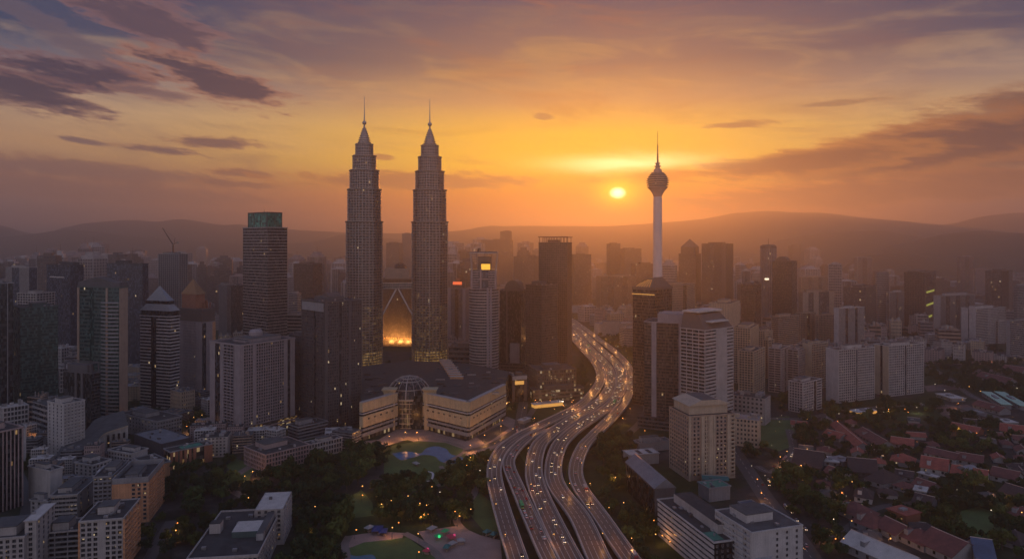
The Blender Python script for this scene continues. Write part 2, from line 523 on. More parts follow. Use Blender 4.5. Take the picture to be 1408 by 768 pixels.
DEFS = {
    # walls
    'white_wall': lambda: m_surface('white_wall', (0.43, 0.40, 0.395)),
    'pale_wall': lambda: m_surface('pale_wall', (0.36, 0.325, 0.315)),
    'grey_wall': lambda: m_surface('grey_wall', (0.24, 0.23, 0.24)),
    'dark_wall': lambda: m_surface('dark_wall', (0.085, 0.08, 0.088)),
    'black_wall': lambda: m_surface('black_wall', (0.035, 0.036, 0.042)),
    'pink_wall': lambda: m_surface('pink_wall', (0.34, 0.25, 0.24)),
    'mauve_wall': lambda: m_surface('mauve_wall', (0.27, 0.225, 0.235)),
    'beige_wall': lambda: m_surface('beige_wall', (0.44, 0.34, 0.25)),
    'sand_wall': lambda: m_surface('sand_wall', (0.48, 0.36, 0.22)),
    'brown_wall': lambda: m_surface('brown_wall', (0.33, 0.235, 0.18)),
    'umber_wall': lambda: m_surface('umber_wall', (0.12, 0.085, 0.075)),
    'orange_glow_wall': lambda: m_surface('orange_glow_wall', (0.56, 0.28, 0.15)),  # orange walls, brightened to carry sunset glow in the base colour
    'terracotta': lambda: m_surface('terracotta', (0.3, 0.12, 0.07)),
    'teal_wall': lambda: m_surface('teal_wall', (0.05, 0.085, 0.085)),
    'concrete': lambda: m_surface('concrete', (0.3, 0.285, 0.275), 0.85),
    'deck_edge': lambda: m_surface('deck_edge', (0.52, 0.40, 0.35), 0.7, 0.25),
    'steel': lambda: m_surface('steel', (0.34, 0.33, 0.34), 0.38, 0.25, 0.2, 0.75),
    'tower_steel': lambda: m_surface('tower_steel', (0.27, 0.24, 0.235), 0.36, 0.2, 0.2, 0.6),
    'dark_metal': lambda: m_surface('dark_metal', (0.06, 0.06, 0.065), 0.5, 0.3, 0.3, 0.5, False),
    'gold_roof': lambda: m_surface('gold_roof', (0.26, 0.13, 0.055), 0.45, 0.3, 0.3, 0.3),
    'silver_roof': lambda: m_surface('silver_roof', (0.22, 0.225, 0.25), 0.4, 0.2, 0.3, 0.3),
    'white_paint': lambda: m_surface('white_paint', (0.6, 0.55, 0.54), 0.6, 0.15),
    # roofs
    'roof_dark': lambda: m_surface('roof_dark', (0.045, 0.042, 0.042), 0.9, 0.6, 0.15, 0, False),
    'roof_grey': lambda: m_surface('roof_grey', (0.085, 0.08, 0.08), 0.85, 0.5, 0.15, 0, False),
    'roof_slab': lambda: m_surface('roof_slab', (0.5, 0.44, 0.40), 0.8, 0.25, 0.15, 0, False),
    'roof_metal': lambda: m_surface('roof_metal', (0.2, 0.2, 0.22), 0.45, 0.35, 0.1, 0.2, False),
    'roof_green': lambda: m_surface('roof_green', (0.05, 0.2, 0.14), 0.7, 0.35, 0.2, 0, False),
    'mint_roof': lambda: m_surface('mint_roof', (0.36, 0.55, 0.43), 0.6, 0.15, 0.1, 0, False),
    'roof_blue': lambda: m_surface('roof_blue', (0.07, 0.09, 0.15), 0.6, 0.4, 0.12, 0, False),
    'red_tile': lambda: m_tiles('red_tile', (0.34, 0.085, 0.058)),
    'maroon_tile': lambda: m_tiles('maroon_tile', (0.16, 0.056, 0.048)),
    'brown_tile': lambda: m_tiles('brown_tile', (0.055, 0.036, 0.036)),
    # glass
    'glass': lambda: m_glass('glass', (0.035, 0.04, 0.048), 0.004, 0.16, (1.8, 1.8, 3.6), 0.45),
    'glass_black': lambda: m_glass('glass_black', (0.014, 0.017, 0.022), 0.002, 0.16, (1.8, 1.8, 3.6), 0.45),
    'glass_teal': lambda: m_glass('glass_teal', (0.012, 0.05, 0.05), 0.002, 0.16, (1.8, 1.8, 3.6), 0.45),
    'glass_green': lambda: m_glass('glass_green', (0.02, 0.16, 0.12), 0.0, 0.25),
    'glass_blue': lambda: m_glass('glass_blue', (0.03, 0.045, 0.075), 0.002, 0.16, (1.8, 1.8, 3.6), 0.45),
    'glass_brown': lambda: m_glass('glass_brown', (0.035, 0.025, 0.024), 0.002, 0.16, (1.8, 1.8, 3.6), 0.45),
    'glass_room': lambda: m_glass('glass_room', (0.03, 0.032, 0.04), 0.008, 0.2, (1.7, 1.7, 3.2), 0.4),
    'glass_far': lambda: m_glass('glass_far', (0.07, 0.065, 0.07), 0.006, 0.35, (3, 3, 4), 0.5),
    'glass_lit': lambda: m_glass('glass_lit', (0.06, 0.045, 0.03), 0.86, 0.2, (1.6, 1.6, 4.2), 0.2, ((1.0, 0.5, 0.12, 1), (1.0, 0.62, 0.22, 1))),
    'glass_tower': lambda: m_glass('glass_tower', (0.05, 0.042, 0.042), 0.006, 0.2, (2.0, 2.0, 4.4), 0.5),
    'glass_dim': lambda: m_glass('glass_dim', (0.05, 0.04, 0.035), 0.36, 0.2, (1.6, 1.6, 4.2), 0.1, ((1.0, 0.5, 0.12, 1), (1.0, 0.62, 0.22, 1))),
    'glass_shop': lambda: m_glass('glass_shop', (0.05, 0.045, 0.04), 0.16, 0.2, (3, 3, 4.2), 0.28),
    'window': lambda: m_glass('window', (0.012, 0.013, 0.017), 0.03, 0.2, (1.3, 1.3, 1.3), 0.4),
    # ground
    'ground': m_ground,
    'asphalt': m_road,
    'asphalt_warm': lambda: m_road('asphalt_warm', (0.10, 0.064, 0.053), 0.4),
    'paving': lambda: m_surface('paving', (0.25, 0.185, 0.165), 0.8, 0.3, 0.06, 0, False),
    'sand_paving': lambda: m_surface('sand_paving', (0.30, 0.20, 0.17), 0.85, 0.25, 0.06, 0, False),
    'path': lambda: m_surface('path', (0.2, 0.155, 0.135), 0.85, 0.3, 0.1, 0, False),
    'lawn': lambda: m_surface('lawn', (0.075, 0.115, 0.03), 0.95, 0.4, 0.05, 0, False),
    'earth': lambda: m_surface('earth', (0.16, 0.1, 0.085), 0.95, 0.4, 0.03, 0, False),
    'lake': lambda: m_water('lake', (0.05, 0.15, 0.27)),
    'pool': lambda: m_water('pool', (0.05, 0.13, 0.19)),
    'hill_green': lambda: m_hill('hill_green', (0.014, 0.018, 0.012, 1), (0.035, 0.04, 0.025, 1)),
    'line_paint': lambda: m_surface('line_paint', (0.62, 0.56, 0.5), 0.6, 0.2, 0.3, 0, False),
    # plants
    'leaf_a': lambda: m_leaf('leaf_a', (0.022, 0.036, 0.013, 1), (0.06, 0.092, 0.028, 1)),
    'leaf_b': lambda: m_leaf('leaf_b', (0.035, 0.05, 0.013, 1), (0.12, 0.14, 0.04, 1)),
    'leaf_c': lambda: m_leaf('leaf_c', (0.018, 0.03, 0.016, 1), (0.045, 0.07, 0.03, 1)),
    'bark': lambda: m_surface('bark', (0.07, 0.05, 0.04), 0.95, 0.3, 1.0, 0, False),
    # cars
    'car_white': lambda: m_surface('car_white', (0.7, 0.7, 0.7), 0.3, 0.05, 0.3, 0, False),
    'car_silver': lambda: m_surface('car_silver', (0.4, 0.4, 0.42), 0.3, 0.05, 0.3, 0.4, False),
    'car_black': lambda: m_surface('car_black', (0.02, 0.02, 0.022), 0.25, 0.05, 0.3, 0, False),
    'car_red': lambda: m_surface('car_red', (0.4, 0.035, 0.025), 0.3, 0.05, 0.3, 0, False),
    'car_blue': lambda: m_surface('car_blue', (0.05, 0.1, 0.25), 0.3, 0.05, 0.3, 0, False),
    'car_yellow': lambda: m_surface('car_yellow', (0.6, 0.34, 0.04), 0.35, 0.05, 0.3, 0, False),
    'tyre': lambda: m_surface('tyre', (0.015, 0.015, 0.015), 0.9, 0.1, 1.0, 0, False),
    'headlight': lambda: m_emit('headlight', (1.0, 0.68, 0.4), 3.0),
    'taillight': lambda: m_emit('taillight', (1.0, 0.07, 0.03), 1.2),
    # lamps and signs
    'lamp_warm': lambda: m_emit('lamp_warm', (1.0, 0.48, 0.12), 2.6),
    'lamp_white': lambda: m_emit('lamp_white', (1.0, 0.82, 0.55), 2.0),
    'lamp_orange': lambda: m_emit('lamp_orange', (1.0, 0.32, 0.06), 2.4),
    'lamp_red': lambda: m_emit('lamp_red', (1.0, 0.1, 0.04), 4.0),
    'lamp_green': lambda: m_emit('lamp_green', (0.05, 1.0, 0.3), 0.7),
    'lamp_pink': lambda: m_emit('lamp_pink', (1.0, 0.08, 0.25), 0.45),
    'sign_yellow': lambda: m_emit('sign_yellow', (1.0, 0.5, 0.05), 1.1),
    'sign_red': lambda: m_emit('sign_red', (1.0, 0.16, 0.05), 1.0),
    'sign_lime': lambda: m_emit('sign_lime', (0.7, 0.72, 0.12), 0.38),
    'strip_warm': lambda: m_emit('strip_warm', (1.0, 0.5, 0.12), 0.6),
    'crown_glow': lambda: m_emit('crown_glow', (1.0, 0.42, 0.10), 0.4),
    'canopy_blue': lambda: m_surface('canopy_blue', (0.02, 0.035, 0.16), 0.7, 0.1, 1, 0, False),
    'canopy_green': lambda: m_surface('canopy_green', (0.03, 0.35, 0.12), 0.7, 0.1, 1, 0, False),
    'canopy_red': lambda: m_surface('canopy_red', (0.45, 0.05, 0.08), 0.7, 0.1, 1, 0, False),
    'canopy_white': lambda: m_surface('canopy_white', (0.3, 0.28, 0.28), 0.7, 0.1, 1, 0, False),
    'canopy_teal': lambda: m_surface('canopy_teal', (0.03, 0.14, 0.14), 0.7, 0.1, 1, 0, False),
}


def MAT(k):
    if k not in _M: _M[k] = DEFS[k]()
    return _M[k]


# ------------------------------------------------------------------ what already stands where (for trees and filler)
FOOT = []      # (x, y, radius)
SKYLINE = [900.0] * 1500   # lowest py of anything nearer, per column (index px + 40)
REG = []


def reg_foot(x, y, r): FOOT.append((x, y, r))


def free(x, y, r):
    return all((x - a) ** 2 + (y - b) ** 2 > (r + c) ** 2 for a, b, c in FOOT)


# ------------------------------------------------------------------ facades
def face_panel(mb, o, u, n, width, z0, z1, spec, fh, wall, wall2, bay=3.2):
    toks = [(t[0], float(t[1:] or 1)) for t in spec.split()]
    tot = sum(t[1] for t in toks)
    a = 0.0
    nf = max(1, int(round((z1 - z0) / fh)))
    fh = (z1 - z0) / nf
    for k, wgt in toks:
        b = a + width * wgt / tot
        L = b - a
        if k in 'BGgLRSs':
            e, bh = {'B': (0.4, 0.42), 'G': (0.45, 0.32), 'g': (0.35, 0.5), 'L': (1.3, 0.34), 'R': (0.5, 0.62), 'S': (0.18, 0.2), 's': (0.18, 0.22)}[k]
            for i in range(nf):
                mb.obox(o, u, n, a, b, -0.1, e, z0 + i * fh, z0 + i * fh + bh * fh, wall2 if k == 's' else wall)
        if k in 'GgVLN':
            bw, pw, pe = {'G': (bay, 0.85, 0.6), 'g': (bay, 1.7, 0.47), 'V': (bay * 0.62, 0.7, 0.7), 'L': (bay * 2.4, 0.6, 1.1), 'N': (bay * 1.6, 2.6, 0.5)}[k]
            nb = max(1, int(round(L / bw)))
            for i in range(nb + 1):
                c = a + (L - pw) * i / nb
                mb.obox(o, u, n, c, c + pw, -0.1, pe, z0, z1, wall)
        if k == 'W': mb.obox(o, u, n, a, b, -0.1, 0.52, z0, z1, wall)
        if k == 'w': mb.obox(o, u, n, a, b, -0.1, 0.54, z0, z1, wall2)
        if k == 'P': mb.obox(o, u, n, a, b, -0.1, 1.1, z0, z1, wall)
        if k == 'p': mb.obox(o, u, n, a, b, -0.1, 1.1, z0, z1, wall2)
        a = b


def faces(W_, D_):
    return {'F': ((-W_ / 2, -D_ / 2), (1, 0), (0, -1), W_), 'R': ((W_ / 2, -D_ / 2), (0, 1), (1, 0), D_),
            'K': ((W_ / 2, D_ / 2), (-1, 0), (0, 1), W_), 'L': ((-W_ / 2, D_ / 2), (0, -1), (-1, 0), D_)}


def facade(mb, W_, D_, z0, z1, F, Rr, fh, glass, wall, wall2, K=None, L=None, bay=3.2):
    mb.box(-W_ / 2, W_ / 2, -D_ / 2, D_ / 2, z0, z1, glass, 'roof_dark')
    for key, sp in (('F', F), ('R', Rr), ('K', K or F), ('L', L or Rr)):
        o, u, n, wd = faces(W_, D_)[key]
        face_panel(mb, o, u, n, wd, z0, z1, sp, fh, wall, wall2, bay)


def roof_part(root, W_, D_, z, wall, seed=0, plant=1, units=6, roofmat='roof_dark', rim=1.3):
    rnd = random.Random(seed)
    mb = MB()
    w2, d2 = W_ / 2 + 0.75, D_ / 2 + 0.75
    t = 0.6
    mb.box(-w2 + t, w2 - t, -d2 + t, d2 - t, z + 0.02, z + 0.35, roofmat)
    mb.box(-w2, w2, -d2, -d2 + t, z + 0.01, z + rim, wall)
    mb.box(-w2, w2, d2 - t, d2, z + 0.01, z + rim, wall)
    mb.box(-w2, -w2 + t, -d2 + t, d2 - t, z + 0.01, z + rim - .003, wall)
    mb.box(w2 - t, w2, -d2 + t, d2 - t, z + 0.01, z + rim - .003, wall)
    for i in range(units):
        x = rnd.uniform(-.4, .4) * W_; y = rnd.uniform(-.4, .4) * D_
        a = rnd.uniform(0.6, 1.8); h = rnd.uniform(0.8, 2.2)
        mb.box(x - a, x + a, y - a * .7, y + a * .7, z + 0.3, z + 0.35 + h, rnd.choice(['grey_wall', 'steel', 'pale_wall', 'dark_wall']))
    ro = mb.build('roof', root)
    for i in range(plant):
        m2 = MB()
        a = rnd.uniform(.18, .32) * W_; b = rnd.uniform(.18, .32) * D_; h = rnd.uniform(3, 6)
        x = rnd.uniform(-.14, .14) * W_; y = rnd.uniform(-.14, .14) * D_
        m2.box(x - a, x + a, y - b, y + b, z + 0.34, z + h, wall)
        m2.box(x - a - .3, x + a + .3, y - b - .3, y + b + .3, z + h + .002, z + h + .5, 'roof_grey')
        m2.build('plant_room', ro)
    return ro


def solve(l, c, r, d, th):
    th = R(th)
    tl, tr = (l - CX) / FPX, (r - CX) / FPX
    xc = xat(c, d)
    Lu = (xc - tl * d) / (math.cos(th) + tl * math.sin(th))
    den = math.sin(th) - tr * math.cos(th)
    Lv = (tr * d - xc) / den if abs(den) > 1e-3 else 25.0
    return xc, Lu, Lv


def register(l, r, top, d, base_py):
    REG.append((d, l, r, top))


def tower(name, label, l, c, r, top, base, th, F, Rr, glass='glass', wall='grey_wall', wall2='dark_wall', fh=3.7, D=None, W_=None, cat='tower',
          plant=1, units=6, bay=3.2, z0=0.0, group=None, roofwall=None, roofmat='roof_dark', seed=None, K=None, L=None, rim=1.3, crown=None):
    d = dep(base)
    xc, Lu, Lv = solve(l, c, r, d, th)
    if W_: Lu = W_
    if D: Lv = D
    t = R(th)
    cx = xc - math.cos(t) * Lu / 2 + math.sin(t) * Lv / 2
    cyy = d + math.sin(t) * Lu / 2 + math.cos(t) * Lv / 2
    root = thing(name, label, cat, (cx, cyy, 0), -t, group)
    z1 = zat(top, d)
    mb = MB()
    facade(mb, Lu, Lv, z0, z1, F, Rr, fh, glass, wall, wall2, K, L, bay)
    mb.build('facade', root)
    if crown is None: roof_part(root, Lu, Lv, z1, roofwall or wall, seed if seed is not None else int(l * 7 + top), plant, units, roofmat, rim)
    reg_foot(cx, cyy, 0.5 * math.hypot(Lu, Lv) * 0.85)
    register(l, r, top, d, base)
    return root, Lu, Lv, z1

# ================================================================== SETTING
def sheet(name, pxpts, z, mat, label=None, sub=1):
    """flat ground patch from a ground outline"""
    mb = MB()
    pts = [G(*p) for p in pxpts]
    mb.poly([(p.x, p.y, z) for p in pts], mat)
    return tag(mb.build(name), label, kind='structure')


def smooth(pts, n=6):
    """Catmull-Rom through the points"""
    o = []
    P = [pts[0]] + list(pts) + [pts[-1]]
    for i in range(1, len(P) - 2):
        for k in range(n):
            t = k / n
            a, b, c, d = P[i - 1], P[i], P[i + 1], P[i + 2]
            o.append(tuple(0.5 * (2 * b[j] + (c[j] - a[j]) * t + (2 * a[j] - 5 * b[j] + 4 * c[j] - d[j]) * t * t + (3 * b[j] - a[j] - 3 * c[j] + d[j]) * t ** 3) for j in range(len(b))))
    o.append(tuple(P[-2]))
    return o


gm = MB()
gm.poly([(-14800, -280, 0), (14800, -280, 0), (14800, 14800, 0), (-14800, 14800, 0)], 'ground')
tag(gm.build('ground'), kind='structure')


def ridge(name, pts, d, depth, z0=-2, amp=18, seed=1):
    """a hill range: profile (px, py) at distance d, rounded cross-section"""
    rnd = random.Random(seed)
    pts = smooth(pts, 12)
    mb = MB()
    rows = []
    m = 14
    ph = [rnd.uniform(0, 6.28) for _ in range(12)]
    for k_, (px, py) in enumerate(pts):
        x = xat(px, d); h = zat(py, d)
        f_ = min(1.0, k_ / 14, (len(pts) - 1 - k_) / 14)
        h = z0 + (h - z0) * (f_ * f_ * (3 - 2 * f_))
        row = []
        for j in range(m + 1):
            t = j / m * 2 - 1
            y = d + t * depth
            s = max(0.0, 1 - abs(t) ** 1.7)
            nz = sum(math.sin(x * k * 0.0019 + ph[i] + y * 0.0007 * k * (1 + i % 3)) / k for i, k in enumerate((1, 2, 3, 5, 8, 13)))
            row.append((x * y / d * 0.5 + x * 0.5, y, z0 + (h - z0) * s + (nz * amp * s if abs(t) > .05 else nz * amp * .25)))
        rows.append(row)
    for a in range(len(rows) - 1):
        for j in range(m): mb.poly((rows[a][j], rows[a][j + 1], rows[a + 1][j + 1], rows[a + 1][j]), 'hill_green')
    o = mb.build(name)
    for p in o.data.polygons: p.use_smooth = True
    return tag(o, kind='structure')


ridge('mountains', [(-260, 330), (-120, 316), (-10, 310), (25, 317), (60, 322), (110, 309), (170, 302), (215, 304), (250, 301), (300, 309), (340, 311), (420, 317), (520, 320), (620, 318), (690, 311), (760, 311), (840, 310), (900, 306), (960, 302), (1010, 294), (1050, 290), (1090, 292), (1140, 293), (1190, 299), (1240, 303), (1300, 309), (1350, 298), (1400, 293), (1470, 297), (1560, 305), (1700, 315)], 9400, 1300, amp=20, seed=3)
ridge('hills', [(-200, 332), (-60, 330), (30, 323), (85, 316), (120, 318), (170, 324), (240, 329), (320, 335), (420, 333), (470, 322), (500, 324), (560, 332), (640, 336)], 7600, 750, amp=14, seed=5)
ridge('hills', [(1010, 338), (1060, 331), (1110, 324), (1150, 320), (1200, 318), (1240, 322), (1290, 328), (1350, 326), (1420, 324)], 7000, 700, amp=12, seed=8)
ridge('hills', [(1180, 345), (1220, 338), (1262, 330), (1300, 322), (1345, 318), (1380, 321), (1420, 322), (1500, 326), (1600, 335)], 5600, 500, amp=11, seed=9)
ridge('hills', [(1140, 356), (1180, 352), (1230, 349), (1280, 352), (1330, 356), (1400, 358)], 4500, 350, amp=7, seed=11)

# park, plaza and gardens
sheet('plaza', [(500, 606), (520, 604), (545, 590), (583, 590), (640, 606), (697, 572), (712, 578), (705, 592), (676, 622), (640, 628), (560, 604), (500, 622)], 0.02, 'paving')
sheet('lawn', [(528, 628), (540, 612), (575, 606), (612, 608), (640, 618), (640, 640), (612, 668), (560, 676), (528, 668)], 0.05, 'lawn')
sheet('lawn', [(478, 684), (497, 673), (512, 690), (514, 708), (485, 712)], 0.05, 'lawn')
sheet('lawn', [(640, 700), (660, 676), (676, 690), (686, 735), (664, 728)], 0.05, 'lawn')
sheet('lawn', [(340, 668), (310, 640), (325, 630), (350, 640)], 0.05, 'lawn')
sheet('lawn', [(478, 754), (500, 745), (530, 742), (560, 738), (604, 770), (478, 775)], 0.09, 'lawn')
sheet('lake', smooth([(539, 623), (560, 620), (578, 623), (586, 616), (600, 613), (614, 617), (620, 624), (637, 629), (630, 635), (616, 637), (604, 633), (598, 627), (582, 625), (566, 629), (551, 632), (539, 623)], 4)[:-1], 0.12, 'lake')
sheet('pool', smooth([(478, 760), (490, 764), (512, 762), (516, 772), (500, 780), (476, 776), (478, 760)], 4)[:-1], 0.14, 'pool')
sheet('plaza', [(472, 745), (480, 736), (520, 730), (556, 732), (552, 742), (500, 747), (478, 753)], 0.06, 'sand_paving')
sheet('plaza', [(575, 730), (630, 722), (660, 735), (688, 742), (692, 790), (600, 790), (590, 752)], 0.06, 'sand_paving')


def strip(name, pxpts, width, z, mat, n=6, kind='structure', wz=None):
    pts = [G(p[0], p[1], z) for p in smooth(pxpts, n)]
    mb = MB()
    L, Rr = edges(pts, width / 2)
    for i in range(len(pts) - 1):
        mb.poly((L[i], Rr[i], Rr[i + 1], L[i + 1]), mat)
    return tag(mb.build(name), kind=kind)


def edges(pts, h):
    L, Q = [], []
    for i, p in enumerate(pts):
        a = pts[max(0, i - 1)]; b = pts[min(len(pts) - 1, i + 1)]
        t = Vector((b[0] - a[0], b[1] - a[1], 0)).normalized()
        nrm = Vector((-t.y, t.x, 0))
        p = Vector(p)
        L.append(p + nrm * h); Q.append(p - nrm * h)
    return L, Q


strip('path', [(655, 668), (650, 682), (634, 700), (628, 716), (640, 730)], 6, 0.10, 'path')
strip('path', [(545, 606), (560, 603), (600, 604), (640, 617), (612, 636)], 5, 0.13, 'path')
strip('path', [(575, 664), (600, 668), (612, 655), (606, 640)], 4.5, 0.16, 'path')
strip('path', [(580, 660), (592, 660), (595, 650), (585, 647)], 2.0, 0.18, 'white_paint')
strip('path', [(480, 736), (474, 748), (476, 764), (470, 780)], 6, 0.15, 'path')
strip('path', [(556, 732), (580, 745), (600, 760), (612, 780)], 6, 0.15, 'path')
strip('path', [(345, 640), (322, 655), (312, 668), (335, 682)], 8, 0.1, 'path')

# city streets
ROADS = []


def road(pts, width, z=0.08, lines=True, mat='asphalt'):
    strip('road', pts, width, z, mat)
    if lines:
        q = [G(*p) for p in smooth(pts, 6)]
        mb = MB()
        for i in range(len(q) - 1):
            a, b = Vector((q[i].x, q[i].y)), Vector((q[i + 1].x, q[i + 1].y))
            L = (b - a).length
            if L < 1: continue
            t = (b - a) / L; nn = Vector((-t.y, t.x))
            s = 0.0
            while s < L:
                e = min(s + 4, L)
                A, B = a + t * s, a + t * e
                mb.poly([(A.x + nn.x * .15, A.y + nn.y * .15, z + .03), (A.x - nn.x * .15, A.y - nn.y * .15, z + .03), (B.x - nn.x * .15, B.y - nn.y * .15, z + .03), (B.x + nn.x * .15, B.y + nn.y * .15, z + .03)], 'line_paint')
                s += 11
        tag(mb.build('road_markings'), kind='structure')
    ROADS.append(([G(*p) for p in smooth(pts, 6)], width))


road([(1012, 622), (1034, 655), (1058, 690), (1085, 722), (1118, 770), (1135, 800)], 15)
road([(1012, 622), (1000, 590), (1030, 575), (1100, 575), (1180, 562), (1270, 556), (1330, 562), (1410, 590)], 11)
road([(1272, 500), (1305, 520), (1345, 548), (1420, 566)], 10, 0.12)
road([(1085, 590), (1090, 622), (1062, 648), (1040, 640)], 9, 0.16)
road([(1118, 720), (1150, 735), (1200, 700), (1260, 690), (1330, 680)], 7, 0.12, False)
road([(1190, 588), (1235, 620), (1300, 645), (1410, 660)], 7, 0.12, False)
road([(720, 552), (716, 575), (712, 600), (705, 625)], 13, 0.2)
road([(640, 620), (676, 610), (715, 586), (735, 560)], 8, 0.14, False)
road([(20, 640), (36, 680), (30, 720), (-20, 760)], 9, 0.12, False)
road([(236, 715), (205, 768), (190, 800)], 9, 0.12, False)
road([(250, 600), (285, 575), (330, 565)], 10, 0.12, False)
road([(805, 470), (850, 500), (890, 560), (860, 600)], 10, 0.12, False)
sheet('car_park', [(655, 600), (690, 582), (700, 588), (668, 610)], 0.17, 'asphalt')
sheet('lawn', [(1045, 575), (1085, 572), (1092, 585), (1094, 612), (1070, 620), (1040, 608), (1036, 590)], 0.05, 'lawn')
sheet('lawn', [(1312, 704), (1345, 696), (1368, 704), (1376, 728), (1350, 745), (1318, 730)], 0.05, 'lawn')
sheet('lawn', [(724, 640), (712, 620), (722, 612), (727, 618), (722, 645), (728, 668)], 0.05, 'lawn')
sheet('lawn', [(772, 680), (780, 640), (792, 612), (802, 606), (786, 640), (786, 668), (800, 690)], 0.05, 'lawn')
sheet('earth_lot', [(1180, 440), (1225, 432), (1275, 442), (1270, 452), (1200, 449)], 0.07, 'earth')
sheet('earth_lot', [(1285, 560), (1330, 556), (1360, 570), (1300, 575)], 0.07, 'earth')
sheet('earth_lot', [(1270, 530), (1310, 527), (1320, 535), (1275, 538)], 0.07, 'earth')
sheet('earth_lot', [(1330, 508), (1370, 505), (1385, 515), (1340, 518)], 0.07, 'earth')

# ------------------------------------------------------------------ expressway
DECK = 8.0
CW = {
    'A': ([(716, 785), (712, 768), (694, 712), (682, 668), (680, 641), (690, 618), (712, 600), (741, 585), (772, 570), (800, 555), (818, 536), (826, 520), (821, 502), (804, 482), (790, 466), (783, 455), (777, 447), (769, 440), (748, 433)], 13.0, 9.0),
    'B': ([(772, 790), (756, 768), (730, 712), (711, 668), (700, 641), (703, 624), (722, 604), (748, 588)], 11.0, 8.6),
    'C': ([(802, 795), (785, 768), (757, 712), (738, 668), (734, 641), (740, 614), (752, 600), (772, 585), (812, 560), (833, 543), (840, 523), (834, 502), (814, 482), (797, 464), (789, 455), (782, 447), (773, 439.5), (751, 432)], 15.5, 8.0),
    'D': ([(842, 795), (824, 768), (798, 712), (766, 668), (761, 641), (768, 614), (781, 598), (800, 583), (838, 558), (849, 543), (855, 523), (849, 502), (828, 482), (808, 464), (798, 455), (790, 447), (780, 439), (756, 431)], 15.5, 8.0),
    'E': ([(892, 795), (867, 768), (828, 712), (797, 668), (792, 641), (802, 614), (815, 599), (832, 582), (853, 560), (863, 543), (867, 525), (864, 505), (846, 484), (820, 464), (806, 453), (796, 446), (785, 438.5), (760, 430)], 12.5, 7.4),
}
CWPTS = {}
for key, (pp, wd, z) in CW.items():
    pts = []
    for p in smooth(pp, 8):
        q = G(p[0], p[1], z)
        pts.append(q)
    CWPTS[key] = (pts, wd, z)
    L, Q = edges(pts, wd / 2)
    L2, Q2 = edges(pts, wd / 2 + 0.5)
    dk = MB(); sd_ = MB(); br = MB(); mk = MB()
    Lm, Qm = edges(pts, wd / 2 - 0.7)
    for i in range(len(pts) - 1):
        dk.poly((L[i], Q[i], Q[i + 1], L[i + 1]), 'asphalt_warm')
        u = Vector((0, 0, -1.8)); up = Vector((0, 0, 1.1)); e = Vector((0, 0, 0.0))
        for A, B in ((L, L2), (Q2, Q)):
            # parapet: inner face, top, outer face down to the slab
            br.poly((A[i], A[i + 1], A[i + 1] + up, A[i] + up), 'deck_edge')
            br.poly((A[i] + up, A[i + 1] + up, B[i + 1] + up, B[i] + up), 'deck_edge')
            br.poly((B[i] + up, B[i + 1] + up, B[i + 1], B[i]), 'deck_edge')
        dk.poly((L2[i] + u, L2[i + 1] + u, L2[i + 1], L2[i]), 'concrete')
        dk.poly((Q2[i], Q2[i + 1], Q2[i + 1] + u, Q2[i] + u), 'concrete')
        dk.poly((Q2[i] + u, Q2[i + 1] + u, L2[i + 1] + u, L2[i] + u), 'concrete')
        for M_ in (Lm, Qm):
            t = (M_[i + 1] - M_[i]).normalized(); nn = Vector((-t.y, t.x, 0)) * 0.22; h = Vector((0, 0, 0.03))
            mk.poly((M_[i] + nn + h, M_[i] - nn + h, M_[i + 1] - nn + h, M_[i + 1] + nn + h), 'line_paint')
    acc = 0.0
    for i in range(len(pts) - 1):
        t = pts[i + 1] - pts[i]; acc += t.length
        if acc > 28:
            acc = 0; t.normalize(); h = Vector((0, 0, .015)); w_ = t * .45
            mk.poly((Lm[i] + h, Qm[i] + h, Qm[i] + w_ + h, Lm[i] + w_ + h), 'dark_wall')
    nl = 4 if wd > 15 else 3
    for k in range(1, nl):
        off = -wd / 2 + wd * k / nl
        M_, _ = edges(pts, off)
        acc = 0.0
        for i in range(len(pts) - 1):
            a, b = M_[i], M_[i + 1]
            Ls = (b - a).length; t = (b - a).normalized(); nn = Vector((-t.y, t.x, 0)) * 0.17; h = Vector((0, 0, 0.03))
            s = 0.0
            while s < Ls:
                e = min(s + 6.5, Ls)
                A, B = a + t * s, a + t * e
                mk.poly((A + nn + h, A - nn + h, B - nn + h, B + nn + h), 'line_paint')
                s += 12
    tag(dk.build('road'), 'elevated expressway deck', kind='structure')
    tag(mk.build('road_markings'), kind='structure')
    tag(br.build('road_parapet'), kind='structure')
    # piers under the deck
    pr = MB(); acc = 0
    for i in range(len(pts) - 1):
        acc += (pts[i + 1] - pts[i]).length
        if acc > 34:
            acc = 0; p = pts[i]
            pr.box(p.x - 1.3, p.x + 1.3, p.y - 1.3, p.y + 1.3, 0, z - 2.6, 'concrete')
            pr.box(p.x - 4.5, p.x + 4.5, p.y - 1.2, p.y + 1.2, z - 2.6, z - 1.81, 'concrete')
    tag(pr.build('road_piers'), kind='structure')
    ROADS.append((pts, wd + 4))

# ================================================================== LANDMARKS
def ring_pts(r, z, n, lob=0.0, k=8):
    return [(r * (1 + lob * math.cos(k * 2 * math.pi * j / n)) * math.cos(2 * math.pi * j / n), r * (1 + lob * math.cos(k * 2 * math.pi * j / n)) * math.sin(2 * math.pi * j / n), z) for j in range(n)]


TD = 1115.0
KM = TD / FPX


def tz(py): return CAMZ - (py - HZ) * KM


tiers = [(24.4, 0.0, tz(306)), (22.3, tz(306), tz(262)), (19.4, tz(262), tz(236)), (15.6, tz(236), tz(216)), (11.8, tz(216), tz(200))]
twin = thing('twin_skyscraper', 'left one of the pair of tall ribbed twin skyscrapers with needle spires', 'skyscraper', (xat(501, TD), TD, 0), 0, 'twin skyscrapers')


